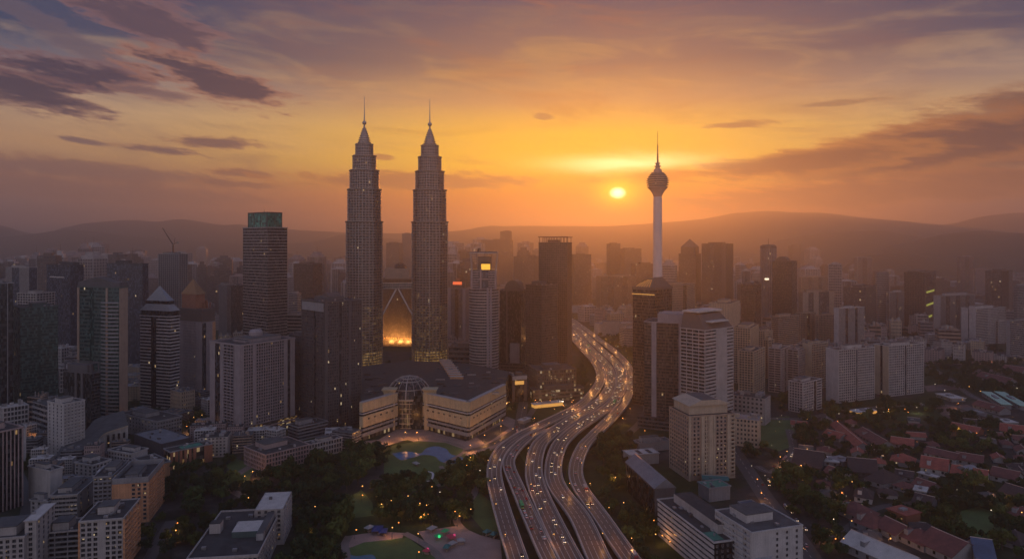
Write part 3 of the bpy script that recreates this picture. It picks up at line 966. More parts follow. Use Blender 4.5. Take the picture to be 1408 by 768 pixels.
def twin_tier(parent, name, r, z0, z1, glass):
    mb = MB()
    n = 64
    r *= KM
    fh = 4.3
    nf = max(1, round((z1 - z0) / fh)); fh = (z1 - z0) / nf
    mb.loft([ring_pts(r * .97, z0, n, .035), ring_pts(r * .97, z1, n, .035)], glass)
    for i in range(nf):
        a = z0 + i * fh
        mb.loft([ring_pts(r, a, n, .035), ring_pts(r * 1.012, a + .5, n, .035), ring_pts(r * 1.012, a + 1.1, n, .035), ring_pts(r * .985, a + 1.6, n, .035)], 'tower_steel')
    for j in range(32):
        t = 2 * math.pi * (j + .5) / 32
        q = r * (1 + .035 * math.cos(8 * t)) * .985
        u = (-math.sin(t), math.cos(t)); nn = (math.cos(t), math.sin(t))
        mb.obox((q * nn[0], q * nn[1]), u, nn, -.45, .45, -.6, .55, z0, z1, 'tower_steel')
    # setback ledge
    if z1 < 130: return mb.build(name, parent)
    mb.loft([ring_pts(r * 1.01, z1 - .2, n, .035), ring_pts(r * 1.05, z1 + 1.2, n, .035), ring_pts(r * 1.05, z1 + 2.2, n, .035), ring_pts(r * .9, z1 + 2.6, n, .035)], 'tower_steel')
    return mb.build(name, parent)


LOWZ = 48.0
twin_tier(twin, 'lit_lower_storeys', 24.4, 0, LOWZ, 'glass_lit')
twin_tier(twin, 'dimly_lit_storeys', 24.4, LOWZ, 120, 'glass_dim')
twin_tier(twin, 'shaft', 24.4, 120, tiers[0][2], 'glass_tower')
for r, a, b in tiers[1:]: twin_tier(twin, 'setback', r, a, b, 'glass_tower')
mb = MB()
cone = [(200, 8.6), (206, 7.6), (211, 6.2), (216, 0)][:3]
zz = tz(200)
prof = []
for i in range(9):
    t = i / 8
    r = (8.8 * (1 - t) ** 0.8 + 1.0 * t) * KM
    z = zz + (tz(175) - zz) * t
    prof += [(r, z), (r * 1.13, z + .6), (r * 1.13, z + 1.6), (r * .88, z + 1.7)]
mb.lathe(prof, 'tower_steel', 24)
mb.build('pinnacle', twin)
mb = MB()
mb.lathe([(1.3 * KM, tz(175.5)), (1.0 * KM, tz(171.5))], 'tower_steel', 10)
mb.ball((0, 0, tz(169)), 2.9 * KM, 'steel', 14, 8)
for k in range(5): mb.lathe([(2.2 * KM, tz(170.6 - k * .7) - .2), (3.1 * KM - abs(k - 2) * .35 * KM, tz(170.6 - k * .7)), (2.2 * KM, tz(170.6 - k * .7) + .2)], 'tower_steel', 16)
mb.build('ring_ball', twin)
mb = MB()
mb.lathe([(1.0 * KM, tz(166.5)), (.7 * KM, tz(157)), (.45 * KM, tz(148)), (.3 * KM, tz(133.5))], 'steel', 8)
mb.build('spire', twin)
twin2 = copy_tree(twin)
twin2.location = (xat(591, TD + 14), TD + 14, 0)
tag(twin2, 'right one of the pair of tall ribbed twin skyscrapers with needle spires')
for px in (501, 591): reg_foot(xat(px, TD), TD, 34)
register(477, 526, 305, TD, 523); register(568, 615, 305, TD, 523)

# skybridge with its inverted V legs
b0, b1 = twin.location, twin2.location
mid = (Vector(b0) + Vector(b1)) / 2
br_ = thing('skybridge', 'double deck skybridge on splayed V legs joining the twin skyscrapers', 'bridge', (mid.x, mid.y, 0), math.atan2(b1[1] - b0[1], b1[0] - b0[0]))
half = (Vector(b1) - Vector(b0)).length / 2 - 24 * KM * .9
zb = tz(397)
mb = MB()
mb.box(-half, half, -3, 3, zb, zb + 1.4, 'tower_steel')
mb.box(-half, half, -2.7, 2.7, zb + 1.4, zb + 4.6, 'glass')
mb.box(-half, half, -3, 3, zb + 4.6, zb + 5.6, 'tower_steel')
mb.box(-half, half, -2.7, 2.7, zb + 5.6, zb + 8.4, 'glass')
mb.box(-half, half, -3.2, 3.2, zb + 8.4, zb + 9.6, 'tower_steel')
for i in range(15):
    x = -half + 2 * half * (i + .5) / 15
    mb.box(x - .25, x + .25, -3.05, 3.05, zb + 1.401, zb + 8.399, 'tower_steel')
mb.build('deck', br_)
for s in (-1, 1):
    mb = MB(); mb.tube((s * 1.5, 0, zb - .3), (s * (half + 3), 0, tz(443)), 1.25, 1.25, 'white_paint', 8); mb.build('leg', br_)

# telecom tower
KD = 1600.0
kk = KD / FPX
kx = xat(904.3, KD)
kt = thing('telecom_tower', 'slender white telecom tower with a flared pod and thin antenna mast', 'tower', (kx, KD, 0))


def kz(py): return CAMZ - (py - HZ) * kk


mb = MB()
mb.lathe([(12.5 * kk, 0), (8.2 * kk, 18), (6.9 * kk, 60), (6.4 * kk, kz(385)), (5.7 * kk, kz(320)), (5.3 * kk, kz(270))], 'white_paint', 24)
for j in range(12):
    t = 2 * math.pi * j / 12
    mb.obox((5.6 * kk * math.cos(t), 5.6 * kk * math.sin(t)), (-math.sin(t), math.cos(t)), (math.cos(t), math.sin(t)), -.5, .5, -.5, .35 * kk, kz(380), kz(272), 'white_paint')
mb.build('shaft', kt)
mb = MB()
mb.lathe([(5.4 * kk, kz(270.5)), (7.0 * kk, kz(266.5)), (10.0 * kk, kz(261.8)), (13.4 * kk, kz(258.3))], 'pink_wall', 32)
for i, (py, r) in enumerate([(258, 13.6), (255, 14.2), (252, 14.7), (249, 14.7), (246, 14.0), (243, 12.2), (240.6, 9.6)]):
    mb.lathe([(r * kk, kz(py)), (r * 1.06 * kk, kz(py) + .6), (r * 1.06 * kk, kz(py) + 1.5), (r * kk * .97, kz(py) + 1.9)], 'pale_wall', 32)
    mb.lathe([(r * .9 * kk, kz(py) + 1.85), (r * .9 * kk, kz(py) + 5.2)], 'glass', 32)
mb.build('pod', kt)
mb = MB()
mb.lathe([(10.0 * kk, kz(239)), (6.0 * kk, kz(237)), (5.2 * kk, kz(233)), (3.1 * kk, kz(231.5)), (3.1 * kk, kz(229.5)), (4.6 * kk, kz(229)), (4.6 * kk, kz(228)), (2.6 * kk, kz(227.6)), (2.6 * kk, kz(225.3)), (3.8 * kk, kz(225)), (3.8 * kk, kz(224)), (1.6 * kk, kz(223.6))], 'grey_wall', 20)
for j in range(14):
    t = 2 * math.pi * j / 14
    mb.tube((9 * kk * math.cos(t), 9 * kk * math.sin(t), kz(239.4)), (9 * kk * math.cos(t), 9 * kk * math.sin(t), kz(237)), .5, .3, 'grey_wall', 4)
mb.build('upper_decks', kt)
mb = MB()
mb.lathe([(1.35 * kk, kz(224)), (1.15 * kk, kz(212)), (.8 * kk, kz(211.7)), (.7 * kk, kz(199)), (.4 * kk, kz(198.7)), (.3 * kk, kz(180.5))], 'terracotta', 8)
for i in range(12): mb.lathe([(1.55 * kk - i * .05 * kk, kz(223 - i * 1.9)), (1.55 * kk - i * .05 * kk, kz(223 - i * 1.9) + 1.0)], 'grey_wall', 8)
mb.build('antenna_mast', kt)
reg_foot(kx, KD, 25)

# round office tower with a framed crown (beside the mall)
MD = 1045.0
mk_ = MD / FPX


def mz(py): return CAMZ - (py - HZ) * mk_


mx = xat(665.5, MD + 22)
mt = thing('office_tower', 'round banded office tower with open framed crown and glowing yellow sign', 'tower', (mx, MD + 22, 0))
mb = MB()
r0 = 20.6 * mk_
zt_ = mz(398)
nf = 34
mb.lathe([(r0 * .96, 0), (r0 * .96, zt_)], 'glass_brown', 40)
for i in range(nf):
    a = i * zt_ / nf
    mb.lathe([(r0, a), (r0, a + zt_ / nf * .36)], 'pale_wall', 40)
for j in range(40):
    t = 2 * math.pi * (j + .5) / 40
    q = r0 * .985
    mb.obox((q * math.cos(t), q * math.sin(t)), (-math.sin(t), math.cos(t)), (math.cos(t), math.sin(t)), -.3, .3, -.6, .2, 0, zt_, 'dark_wall')
for t in (-1.28, -1.06): 
    mb.obox((r0 * .985 * math.cos(t), r0 * .985 * math.sin(t)), (-math.sin(t), math.cos(t)), (math.cos(t), math.sin(t)), -1.6, 1.6, -1, 1.0, 0, zt_ + 3, 'mauve_wall')
mb.build('facade', mt)
mb = MB()
a = 16.5 * mk_
mb.box(-a, a, -r0 * .62, r0 * .7, zt_, mz(371), 'glass_room')
for i in range(8): mb.box(-a - 1.5 * mk_, a + 1.5 * mk_, -r0 * .62 - .5, r0 * .7 + .5, zt_ + i * 3.7, zt_ + i * 3.7 + 1.5, 'mauve_wall')
for x in (-a, -4 * mk_, a): mb.box(x - 1.4, x + 1.4, -r0 * .62 - 1.2, -r0 * .62 + .4, zt_ + .01, mz(370), 'mauve_wall')
for k in (0, 1):
    mb.box(-7 * mk_, 6.5 * mk_, -r0 * .62 - 1.0, -r0 * .62, mz(396) + k * 15.5, mz(396) + k * 15.5 + 11, 'glass_blue')
mb.build('upper_block', mt)
mb = MB()
mb.box(-8 * mk_, 10 * mk_, -r0 * .45, r0 * .3, mz(371), mz(353), 'umber_wall')
mb.build('sign_block', mt)
mb = MB()
mb.box(-3.5 * mk_, 9 * mk_, -r0 * .45 - .8, -r0 * .45 - .1, mz(371), mz(363), 'sign_yellow')
mb.build('lit_sign', mt)
mb = MB(); mb.box(-3.7 * mk_, 9.2 * mk_, -r0 * .45 - 1.0, -r0 * .45 - .1, mz(362.8), mz(359.6), 'black_wall'); mb.build('sign_header', mt)
mb = MB()
for x, y in ((-17.5, -.5), (17.5, -.5), (-17.5, .6), (17.5, .6), (-10, .62), (0, .62), (10, .62)):
    s = 1 if x > 0 else -1
    mb.tube((x * mk_ * .96, y * r0, mz(371)), (x * mk_ * 1.07, y * r0, mz(348.6)), .7, .7, 'pale_wall', 6)
mb.box(-20 * mk_, 20 * mk_, -r0 * .6, r0 * .72, mz(348.5), mz(347), 'pale_wall')
mb.box(-18.5 * mk_, 18.5 * mk_, -r0 * .5, r0 * .62, mz(347), mz(346), 'dark_wall')
mb.tube((-7 * mk_, 0, mz(346)), (-7 * mk_, 0, mz(341)), 2.6, 2.2, 'dark_metal', 8)
mb.build('crown', mt)
reg_foot(mx, MD + 22, 26)
register(645, 686, 347, MD, 535)

# ------------------------------------------------------------------ shopping mall with the glass dome
mall_pts = [G(*p) for p in ((497, 606), (545, 589), (583, 589), (644, 605), (694, 575), (700, 548), (640, 534), (560, 530), (492, 540))]
MC = sum(mall_pts, Vector()) / len(mall_pts)
mall = thing('shopping_mall', 'long sand coloured shopping mall with stepped wings round a glass dome', 'mall', MC)
P_ = [p - MC for p in mall_pts]
MH = 41.0
mb = MB()
mb.prism([(p.x, p.y) for p in P_][::1], 0, MH - 2, 'glass_black', 'roof_dark')
mb.build('core', mall)


def wing(p, q, h, name='wing_facade'):
    u = Vector((q.x - p.x, q.y - p.y)); L = u.length; u /= L
    n = (u.y, -u.x)
    o = (p.x, p.y)
    mb = MB()
    for z0, z1, e, mat in ((0, 4.5, .3, 'glass_shop'), (4.5, 8.5, 1.5, 'grey_wall'), (8.5, 11, .8, 'glass_black'), (11, 13.2, 2.0, 'grey_wall'), (13.2, 15.2, .8, 'glass_room'),
                           (15.2, 27.5, 2.2, 'sand_wall'), (27.5, 29.6, .6, 'glass_black'), (29.6, 30.8, 2.4, 'white_wall'), (30.8, 32, 1.0, 'glass_room'), (32, 42.5, 1.8, 'sand_wall'), (42.5, 43.6, 2.3, 'pale_wall')):
        mb.obox(o, u, n, 0, L, -3, e, z0, z1, mat)
    k = int(L / 9)
    for i in range(1, k):
        mb.obox(o, u, n, L * i / k - .25, L * i / k + .25, -1, 2.35, 15.25, 27.45, 'beige_wall')
        mb.obox(o, u, n, L * i / k - .25, L * i / k + .25, -1, 1.95, 32.05, 42.45, 'beige_wall')
        mb.obox(o, u, n, L * i / k - 1.6, L * i / k + 1.6, -1, 2.3, 22.8, 24.6, 'glass_black')
    mb.build(name, mall)


wing(P_[0], P_[1] , MH); wing(P_[2], P_[3], MH); wing(P_[3], P_[4], MH)
dc = G(562.5, 581.5)
dcx, dcy = dc.x - MC.x, dc.y - MC.y
mb = MB()
rr = 25.5
mb.lathe([(rr, 0), (rr, 33)], 'glass_dim', 40, (dcx, dcy))
for z, h, e in ((0, .8, .5), (5.5, 1.1, .9), (12, .8, .5), (17.5, .8, .5), (23, .8, .5), (29, 1.0, .7), (32.5, 1.4, 1.0)):
    mb.lathe([(rr + e, z), (rr + e, z + h)], 'beige_wall', 40, (dcx, dcy))
for j in range(36):
    t = 2 * math.pi * j / 36
    mb.obox((dcx + rr * math.cos(t), dcy + rr * math.sin(t)), (-math.sin(t), math.cos(t)), (math.cos(t), math.sin(t)), -.25, .25, -.3, .4, 0, 33, 'beige_wall')
mb.build('entrance_rotunda', mall)
mb = MB()
prof = [(26.5 * math.cos(t * math.pi / 2 / 7), 34 + 24 * math.sin(t * math.pi / 2 / 7)) for t in range(7)] + [(1.0, 58.2)]
mb.lathe(prof, 'glass_brown', 32, (dcx, dcy))
dome = mb.build('dome', mall)
mb = MB()
for j in range(16):
    t = 2 * math.pi * j / 16
    for a in range(len(prof) - 1):
        p = (dcx + prof[a][0] * 1.012 * math.cos(t), dcy + prof[a][0] * 1.012 * math.sin(t), prof[a][1] + .25)
        q = (dcx + prof[a + 1][0] * 1.012 * math.cos(t), dcy + prof[a + 1][0] * 1.012 * math.sin(t), prof[a + 1][1] + .25)
        mb.tube(p, q, .7 if j % 4 == 0 else .34, .7 if j % 4 == 0 else .34, 'pale_wall', 4)
for a in (0, 2, 4, 5): mb.lathe([(prof[a][0] + .3, prof[a][1] - .1), (prof[a][0] + .3, prof[a][1] + .9)], 'steel', 32, (dcx, dcy))
mb.build('dome_ribs', dome)
for p, s in ((P_[1] + Vector((-7.5, -1, 0)), -1), (P_[2] + Vector((7.5, -1, 0)), 1)):
    mb = MB()
    mb.hexa([(p.x - 6.5, p.y - 5, 0), (p.x + 6.5, p.y - 5, 0), (p.x + 6.5, p.y + 8, 0), (p.x - 6.5, p.y + 8, 0), (p.x - 6.5, p.y - 5, 44), (p.x + 6.5, p.y - 5, 44), (p.x + 6.5, p.y + 8, 44), (p.x - 6.5, p.y + 8, 44)], 'sand_wall')
    mb.hexa([(p.x - 6.5, p.y - 5, 44.01), (p.x + 6.5, p.y - 5, 44.01), (p.x + 6.5, p.y + 8, 44.01), (p.x - 6.5, p.y + 8, 44.01), (p.x - 9, p.y - 7.5, 48), (p.x + 9, p.y - 7.5, 48), (p.x + 9, p.y + 9, 48), (p.x - 9, p.y + 9, 48)], 'sand_wall')
    mb.build('entrance_pylon', mall)
# roof skylights and plant, each its own part
q0, q1 = G(628, 560) - MC, G(612, 532) - MC
for i in range(9):
    t = i / 8
    c = q0.lerp(q1, t)
    mb = MB()
    mb.box(c.x - 9, c.x + 9, c.y - 3.2, c.y + 3.2, MH - 1.99, MH + 1.2, 'orange_glow_wall', 'roof_slab')  # orange sides stand in for the light of the roof strip
    mb.build('roof_skylight', mall)
rnd = random.Random(4)
for i in range(46):
    c = G(rnd.uniform(598, 690), rnd.uniform(541, 588)) - MC
    if i > 30: c = G(rnd.uniform(505, 530), rnd.uniform(548, 588)) - MC
    a, b = rnd.uniform(1.5, 6), rnd.uniform(1, 3)
    mb = MB()
    mb.box(c.x - a, c.x + a, c.y - b, c.y + b, MH - 1.98, MH - rnd.uniform(-.4, 1), rnd.choice(['roof_grey', 'dark_wall', 'steel', 'roof_dark']))
    mb.build('roof_unit', mall)
for px, py in ((510, 575), (560, 560), (610, 570), (645, 575), (665, 555)):
    p = G(px, py); reg_foot(p.x, p.y, 42)
register(500, 693, 549, 800, 600)

# ================================================================== NAMED BUILDINGS
def crown_box(root, name, x0, x1, y0, y1, z0, z1, mat, top=None):
    mb = MB(); mb.box(x0, x1, y0, y1, z0, z1, mat, top); return mb.build(name, root)


def pyramid_part(root, name, x0, x1, y0, y1, z0, z1, mat):
    mb = MB(); mb.pyramid(x0, x1, y0, y1, z0, z1, mat); return mb.build(name, root)


def mast(root, x, y, z0, z1, name='mast', r=.35):
    mb = MB(); mb.tube((x, y, z0), (x, y, z1), r, r * .4, 'dark_metal', 5); return mb.build(name, root)


def podium(root, W_, D_, gx, gy, h, wall, glass='glass_shop', fh=5, F='B1'):
    mb = MB()
    facade(mb, W_ + 2 * gx, D_ + 2 * gy, 0, h, F, F, fh, glass, wall, wall)
    return mb.build('podium', root)


# --- left side, front rank
t, w_, d_, z = tower('office_tower', 'black glass tower at left edge with one pale vertical strip', -26, 2, 18, 390, 592, 38, 'X3 P.5 X3', 'X3.2 P.35 X3', 'glass_black', 'grey_wall', units=3)
crown_box(t, 'stair_core', -w_ / 2 + 1, -w_ / 2 + 18, -d_ / 2 + 1, d_ / 2 - 1, z + .36, zat(354, 820), 'black_wall')
t, w_, d_, z = tower('office_tower', 'square green glass tower with fine teal floor bands beside the black edge tower', 17, 28, 80, 424, 580, 44, 'X1', 'S5 X.9 S5', 'glass_teal', 'teal_wall', fh=4.1, units=4)
t, w_, d_, z = tower('office_tower', 'tower with white gridded penthouse rising behind the green glass tower', 24, 50, 54, 404, 545, 14, 'G1', 'G1', 'glass_black', 'pale_wall', D=30, units=4, bay=5)
t, w_, d_, z = tower('office_tower', 'pale ribbed tower with a dark glass middle beyond the left edge towers', 8, 40, 51, 368, 480, 20, 'V2.4 X3 V3.6', 'X1', 'glass_blue', 'pale_wall', plant=2)
t, w_, d_, z = tower('office_tower', 'plain dark blue slab with one strip of painted light near its top, left side', 64, 97, 115, 365, 500, 30, 'S1', 'S1', 'glass_blue', 'black_wall', units=2)
crown_box(t, 'painted_lit_strip', -w_ * .35, w_ * .25, -d_ / 2 - .45, -d_ / 2 - .25, z - 23, z - 21, 'lamp_white' if False else 'roof_slab')  # pale slab colour stands in for the strip's light
tower('office_tower', 'broad dark slab block behind the curved banded tower', 147, 196, 204, 363, 505, 14, 'S1', 'S1', 'glass_blue', 'black_wall', units=8)
# curved banded tower
t, w_, d_, z = tower('office_tower', 'teal glass tower with curved pale floor bands and orange edged corner piers', 107, 164, 175, 396, 580, 15, 'p.9 B5 X2.4 B6 p.9 B5.5', 'w1', 'glass_teal', 'teal_wall', 'brown_wall', fh=4.7, units=3, plant=0)
mb = MB()
n = 12
pts = [(-w_ / 2 + w_ * .55 * 1.0 + w_ * .45 * i / n, -d_ / 2 - 4.2 * math.sin(math.pi * i / n)) for i in range(n + 1)]
for f in range(int(z / 4.7) - 3):
    a = f * 4.7 + .6
    mb.prism(pts + [(w_ / 2 - .2, -d_ / 2 + .5), (w_ * .05, -d_ / 2 + .5)], a, a + 1.5, 'grey_wall')
mb.build('bay_bands', t)
mb = MB()
mb.box(-w_ / 2, w_ / 2, -d_ / 2, d_ / 2, z + .36, z + 7, 'dark_wall')
mb.hexa([(-w_ / 2, -d_ / 2, z + 7.01), (w_ * .35, -d_ / 2, z + 7.01), (w_ * .35, d_ / 2, z + 7.01), (-w_ / 2, d_ / 2, z + 7.01), (-w_ * .06, -d_ / 2, z + 13), (-w_ * .04, -d_ / 2, z + 13), (-w_ * .04, d_ / 2, z + 13), (-w_ * .06, d_ / 2, z + 13)], 'roof_grey')
mb.build('gabled_crown', t)
# crane tower
t, w_, d_, z = tower('unfinished_tower', 'unfinished concrete tower topped by a tower crane', 218, 246, 258, 350, 490, 20, 'G1', 'G1', 'black_wall', 'grey_wall', bay=5, units=10, plant=2)
cr = thing('tower_crane', 'luffing tower crane standing on the unfinished concrete tower', 'crane', tuple(t.location[:2]) + (z + .4,))
mb = MB(); mb.tube((0, 0, 0), (0, 0, 20), 1.5, 1.5, 'dark_metal', 4); mb.build('crane_mast', cr)
mb = MB()
for o in (-.8, .8): mb.tube((0, o, 19), (-21, 0, 52), .8, .5, 'dark_metal', 4)
for i in range(10): mb.tube((-2.1 * i, .8, 19 + 3.3 * i), (-2.1 * (i + 1), -.8, 19 + 3.3 * (i + 1)), .35, .35, 'dark_metal', 3)
mb.build('jib', cr)
mb = MB(); mb.tube((0, 0, 19), (9, 0, 25), .6, .6, 'dark_metal', 4); mb.box(7.5, 11, -1.4, 1.4, 21, 24.5, 'concrete'); mb.build('counterweight', cr)
mb = MB(); mb.tube((2, 0, 20), (4, 0, 33), .4, .3, 'dark_metal', 4); mb.tube((4, 0, 33), (-20, 0, 51), .12, .12, 'dark_metal', 3); mb.build('a_frame', cr)
mb = MB(); mb.box(-1.6, 1, -2.4, -.9, 17.5, 20, 'pale_wall'); mb.build('cab', cr)
# white pyramid tower
t, w_, d_, z = tower('office_tower', 'white and black banded tower with a silver pyramid roof', 193, 234, 247, 436, 562, 20, 'B4 X2 B5', 'B1', 'glass_black', 'white_wall', fh=4.3, plant=0)
crown_box(t, 'crown_band', -w_ / 2 + .2, w_ / 2 - .2, -d_ / 2 + .2, d_ / 2 - .2, z + .36, z + 8, 'glass_black', 'pale_wall')
mb = MB()
mb.hexa([(-w_ / 2 - .8, -d_ / 2 - .8, z + 8.01), (w_ / 2 + .8, -d_ / 2 - .8, z + 8.01), (w_ / 2 + .8, d_ / 2 + .8, z + 8.01), (-w_ / 2 - .8, d_ / 2 + .8, z + 8.01), (-w_ * .34, -d_ * .34, z + 17), (w_ * .34, -d_ * .34, z + 17), (w_ * .34, d_ * .34, z + 17), (-w_ * .34, d_ * .34, z + 17)], 'grey_wall')
mb.box(-w_ * .36, w_ * .36, -d_ * .36, d_ * .36, z + 17.01, z + 21, 'glass_black', 'pale_wall')
mb.build('stepped_crown', t)
pyramid_part(t, 'pyramid_roof', -w_ * .36, w_ * .36, -d_ * .36, d_ * .36, z + 21.1, zat(393, 925), 'silver_roof')
# gold pyramid tower
t, w_, d_, z = tower('office_tower', 'mauve tower with a small golden pyramid on its crown', 246, 278, 296, 444, 548, 28, 'W1.2 g4 W1.4', 'X1.6 W.6 N2 w1.3', 'glass', 'mauve_wall', 'orange_glow_wall', fh=4.0, plant=0)
crown_box(t, 'dark_crown', -w_ / 2 + .3, w_ / 2 - .3, -d_ / 2 + .3, d_ / 2 - .3, z + .36, z + 20, 'umber_wall')
mb = MB()
for i in range(5): mb.box(-w_ / 2 - .3, w_ / 2 + .3, -d_ / 2 - .3, d_ / 2 + .3, z + 1 + i * 4, z + 1.6 + i * 4, 'dark_wall')
mb.build('crown_louvres', t)
crown_box(t, 'lantern', -w_ * .4, w_ * .22, -d_ * .45, d_ * .2, z + 20.01, zat(405, 985), 'terracotta')
pyramid_part(t, 'pyramid_roof', -w_ * .44, w_ * .26, -d_ * .49, d_ * .24, zat(405, 985) + .05, zat(384, 985), 'gold_roof')
mb = MB()
rnd = random.Random(3)
for i in range(16):
    x, y = rnd.uniform(.0, .46) * w_, rnd.uniform(-.2, .46) * d_
    mb.box(x - .7, x + .7, y - .7, y + .7, z + 20.02, z + rnd.uniform(24, 32), 'terracotta')
mb.build('scaffold', t)
# big office
t, w_, d_, z = tower('office_tower', 'massive dark office tower with thin pale floor lines and a green glass cap', 334, 368, 395, 313, 520, 38, 'S1', 'S1', 'glass_brown', 'pale_wall', fh=5.0, plant=0, units=5)
mb = MB(); facade(mb, w_ * .76, d_ * .76, z + .36, zat(293, 1150), 'V1', 'V1', 30, 'glass_green', 'teal_wall', 'teal_wall', bay=26); mb.build('glass_cap', t)
crown_box(t, 'cap_roof', -w_ * .39, w_ * .39, -d_ * .39, d_ * .39, zat(293, 1150) + .01, zat(291.6, 1150), 'dark_metal')
mast(t, -2, 0, zat(291.6, 1150), zat(287, 1150))
tower('office_block', 'low wing of pale horizontal bands behind the massive green capped tower', 384, 420, 423, 434, 505, 8, 'B1', 'B1', 'glass_brown', 'pale_wall', D=35, fh=6)
# mauve residential slabs
t, w_, d_, z = tower('apartment_tower', 'wide mauve apartment slab with balcony columns behind the park', 289, 330, 405, 476, 606, 35, 'W1 X1 W.7 L2 W1', 'W.6 G2 W.5 G6 W.7 X.6 W1', 'glass_room', 'mauve_wall', fh=3.5, plant=2, units=12, rim=2)
mb = MB(); mb.lathe([(8, z + .36), (8, z + 9), (6, z + 12)], 'mauve_wall', 18, (-6, 8)); mb.build('water_tank', t)
podium(t, w_, d_, 3, 4, 14, 'pink_wall')
t, w_, d_, z = tower('apartment_tower', 'dark twin winged apartment tower with an arched rooftop between the mall and mauve slab', 415, 447, 497, 416, 594, 45, 'G3 X.7 G2', 'W.5 G3 X.8 G2 W.4 G3', 'glass_room', 'dark_wall', 'dark_wall', fh=3.6, plant=1, units=14)
mb = MB(); mb.loft([[(-9 * math.cos(a * math.pi / 8), y, z + .36 + 9 * math.sin(a * math.pi / 8)) for a in range(9)] for y in (-9, 9)], 'umber_wall'); mb.build('arched_roof', t)
crown_box(t, 'pale_panel', -w_ / 2 + 2, w_ / 2 - 2, -d_ / 2 - .75, -d_ / 2 - .56, z - 11, z - 1, 'grey_wall')
tower('apartment_tower', 'slim dim apartment tower squeezed between the mauve slab and dark winged tower', 398, 420, 448, 464, 580, 45, 'G1', 'G1', 'glass_room', 'dark_wall', fh=3.5)
tower('office_tower', 'dark plain tower seen over the dark winged apartment roof', 404, 430, 434, 363, 455, 12, 'S1', 'S1', 'glass_brown', 'umber_wall', units=3, D=50)
tower('office_block', 'small stepped white block below the dark plain tower', 397, 409, 414, 404, 475, 25, 'B1', 'B1', 'glass', 'pale_wall')
tower('office_tower', 'narrow dark tower left of the massive green capped tower', 318, 326, 337, 393, 480, 40, 'S1', 'S1', 'glass_brown', 'dark_wall')
tower('office_tower', 'narrow grey ribbed tower between gold pyramid and green capped towers', 301, 312, 321, 392, 476, 40, 'V1', 'V1', 'glass', 'grey_wall')
# dark tower with crown frame and white flats in front
t, w_, d_, z = tower('office_tower', 'black tower with two dark fins and an open roof frame behind the white flats', 87, 126, 138, 514, 603, 20, 'X3 P.5 X1 P.5 X2', 'S1', 'glass_black', 'dark_wall', 'grey_wall', fh=3.8, plant=0)
mb = MB()
for x in (-w_ * .45, w_ * .45):
    for y in (-d_ * .45, d_ * .45): mb.box(x - .6, x + .6, y - .6, y + .6, z + .36, z + 11, 'dark_wall')
mb.box(-w_ * .48, w_ * .48, -d_ * .48, -d_ * .44, z + 11, z + 12.2, 'dark_wall'); mb.box(-w_ * .48, w_ * .48, d_ * .44, d_ * .48, z + 11, z + 12.2, 'dark_wall')
mb.box(w_ * .44, w_ * .48, -d_ * .44, d_ * .44, z + 11, z + 12.2, 'dark_wall'); mb.box(-w_ * .48, -w_ * .44, -d_ * .44, d_ * .44, z + 11, z + 12.2, 'dark_wall')
mb.build('roof_frame', t)
crown_box(t, 'plant_room', -w_ * .4, w_ * .3, -d_ * .35, d_ * .35, z + .36, z + 9, 'dark_wall')


# --- walls with separate windows
def with_windows(root, W_, D_, z0, z1, fh, nF, nR, sz=(1.5, 1.5), skipF=(), skipR=(), frame='grey_wall', most=100):
    """one window mesh per facade direction, placed as separate parts; the hidden faces get one shared part"""
    def win(u, n):
        mb = MB()
        a, h = sz[0] / 2, sz[1]
        mb.obox((0, 0), u, n, -a, a, -.2, .04, 0, h, 'window')
        for s in (-1, 1): mb.obox((0, 0), u, n, s * a - .12, s * a + .12, -.2, .16, -.1, h + .1, frame)
        mb.obox((0, 0), u, n, -a + .121, a - .121, -.2, .3, -.22, -.01, frame)
        mb.obox((0, 0), u, n, -.05, .05, -.2, .1, 0, h, frame)
        return mb.mesh('window')
    F = faces(W_, D_)
    cand = []
    for key, cnt, skip in (('F', nF, skipF), ('R', nR, skipR)):
        o, u, n, wd = F[key]
        nf = int((z1 - z0 - 1.5) / fh)
        for f in range(nf):
            for i in range(cnt):
                if i in skip: continue
                s = wd * (i + .5) / cnt
                cand.append((z1 - f * fh, key, (o[0] + u[0] * s, o[1] + u[1] * s, z1 - (f + 1) * fh + .6)))
    cand.sort(key=lambda c: -c[0])
    ms = {k: win(F[k][1], F[k][2]) for k in 'FR'}
    for zz_, key, p in cand[:most]: put('window', ms[key], root, p)
    rest = MB()
    for zz_, key, p in cand[most:]:
        o, u, n, wd = F[key]
        rest.obox((p[0], p[1]), u, n, -sz[0] / 2, sz[0] / 2, -.2, .05, p[2], p[2] + sz[1], 'window')
    for key, cnt in (('K', nF), ('L', nR)):
        o, u, n, wd = F[key]
        for f in range(int((z1 - z0 - 1.5) / fh)):
            for i in range(cnt):
                s = wd * (i + .5) / cnt
                rest.obox((o[0] + u[0] * s, o[1] + u[1] * s), u, n, -sz[0] / 2, sz[0] / 2, -.2, .05, z1 - (f + 1) * fh + .6, z1 - (f + 1) * fh + .6 + sz[1], 'window')
    if rest.f: tag(rest.build('other_windows', root), kind='stuff')


def block(label, l, c, r, top, base, th, wall, wall2=None, fh=3.3, nF=6, nR=6, F='', Rr='', sz=(2.1, 1.8), cat='building', name='low_rise_building', D=None, W_=None, skipF=(), skipR=(), plant=1, units=7, roofmat='roof_dark', rim=1.2, windows=True, glass=None):
    root, W2, D2, z = tower(name, label, l, c, r, top, base, th, F or 'X1', Rr or 'X1', glass or wall, wall2 or wall, wall2 or wall, fh, D, W_, cat, plant, units, roofwall='grey_wall' if wall in ('orange_glow_wall', 'terracotta') else wall, roofmat=roofmat, rim=rim)
    if windows: with_windows(root, W2, D2, 0, z, fh, nF, nR, sz, skipF, skipR)
    return root, W2, D2, z


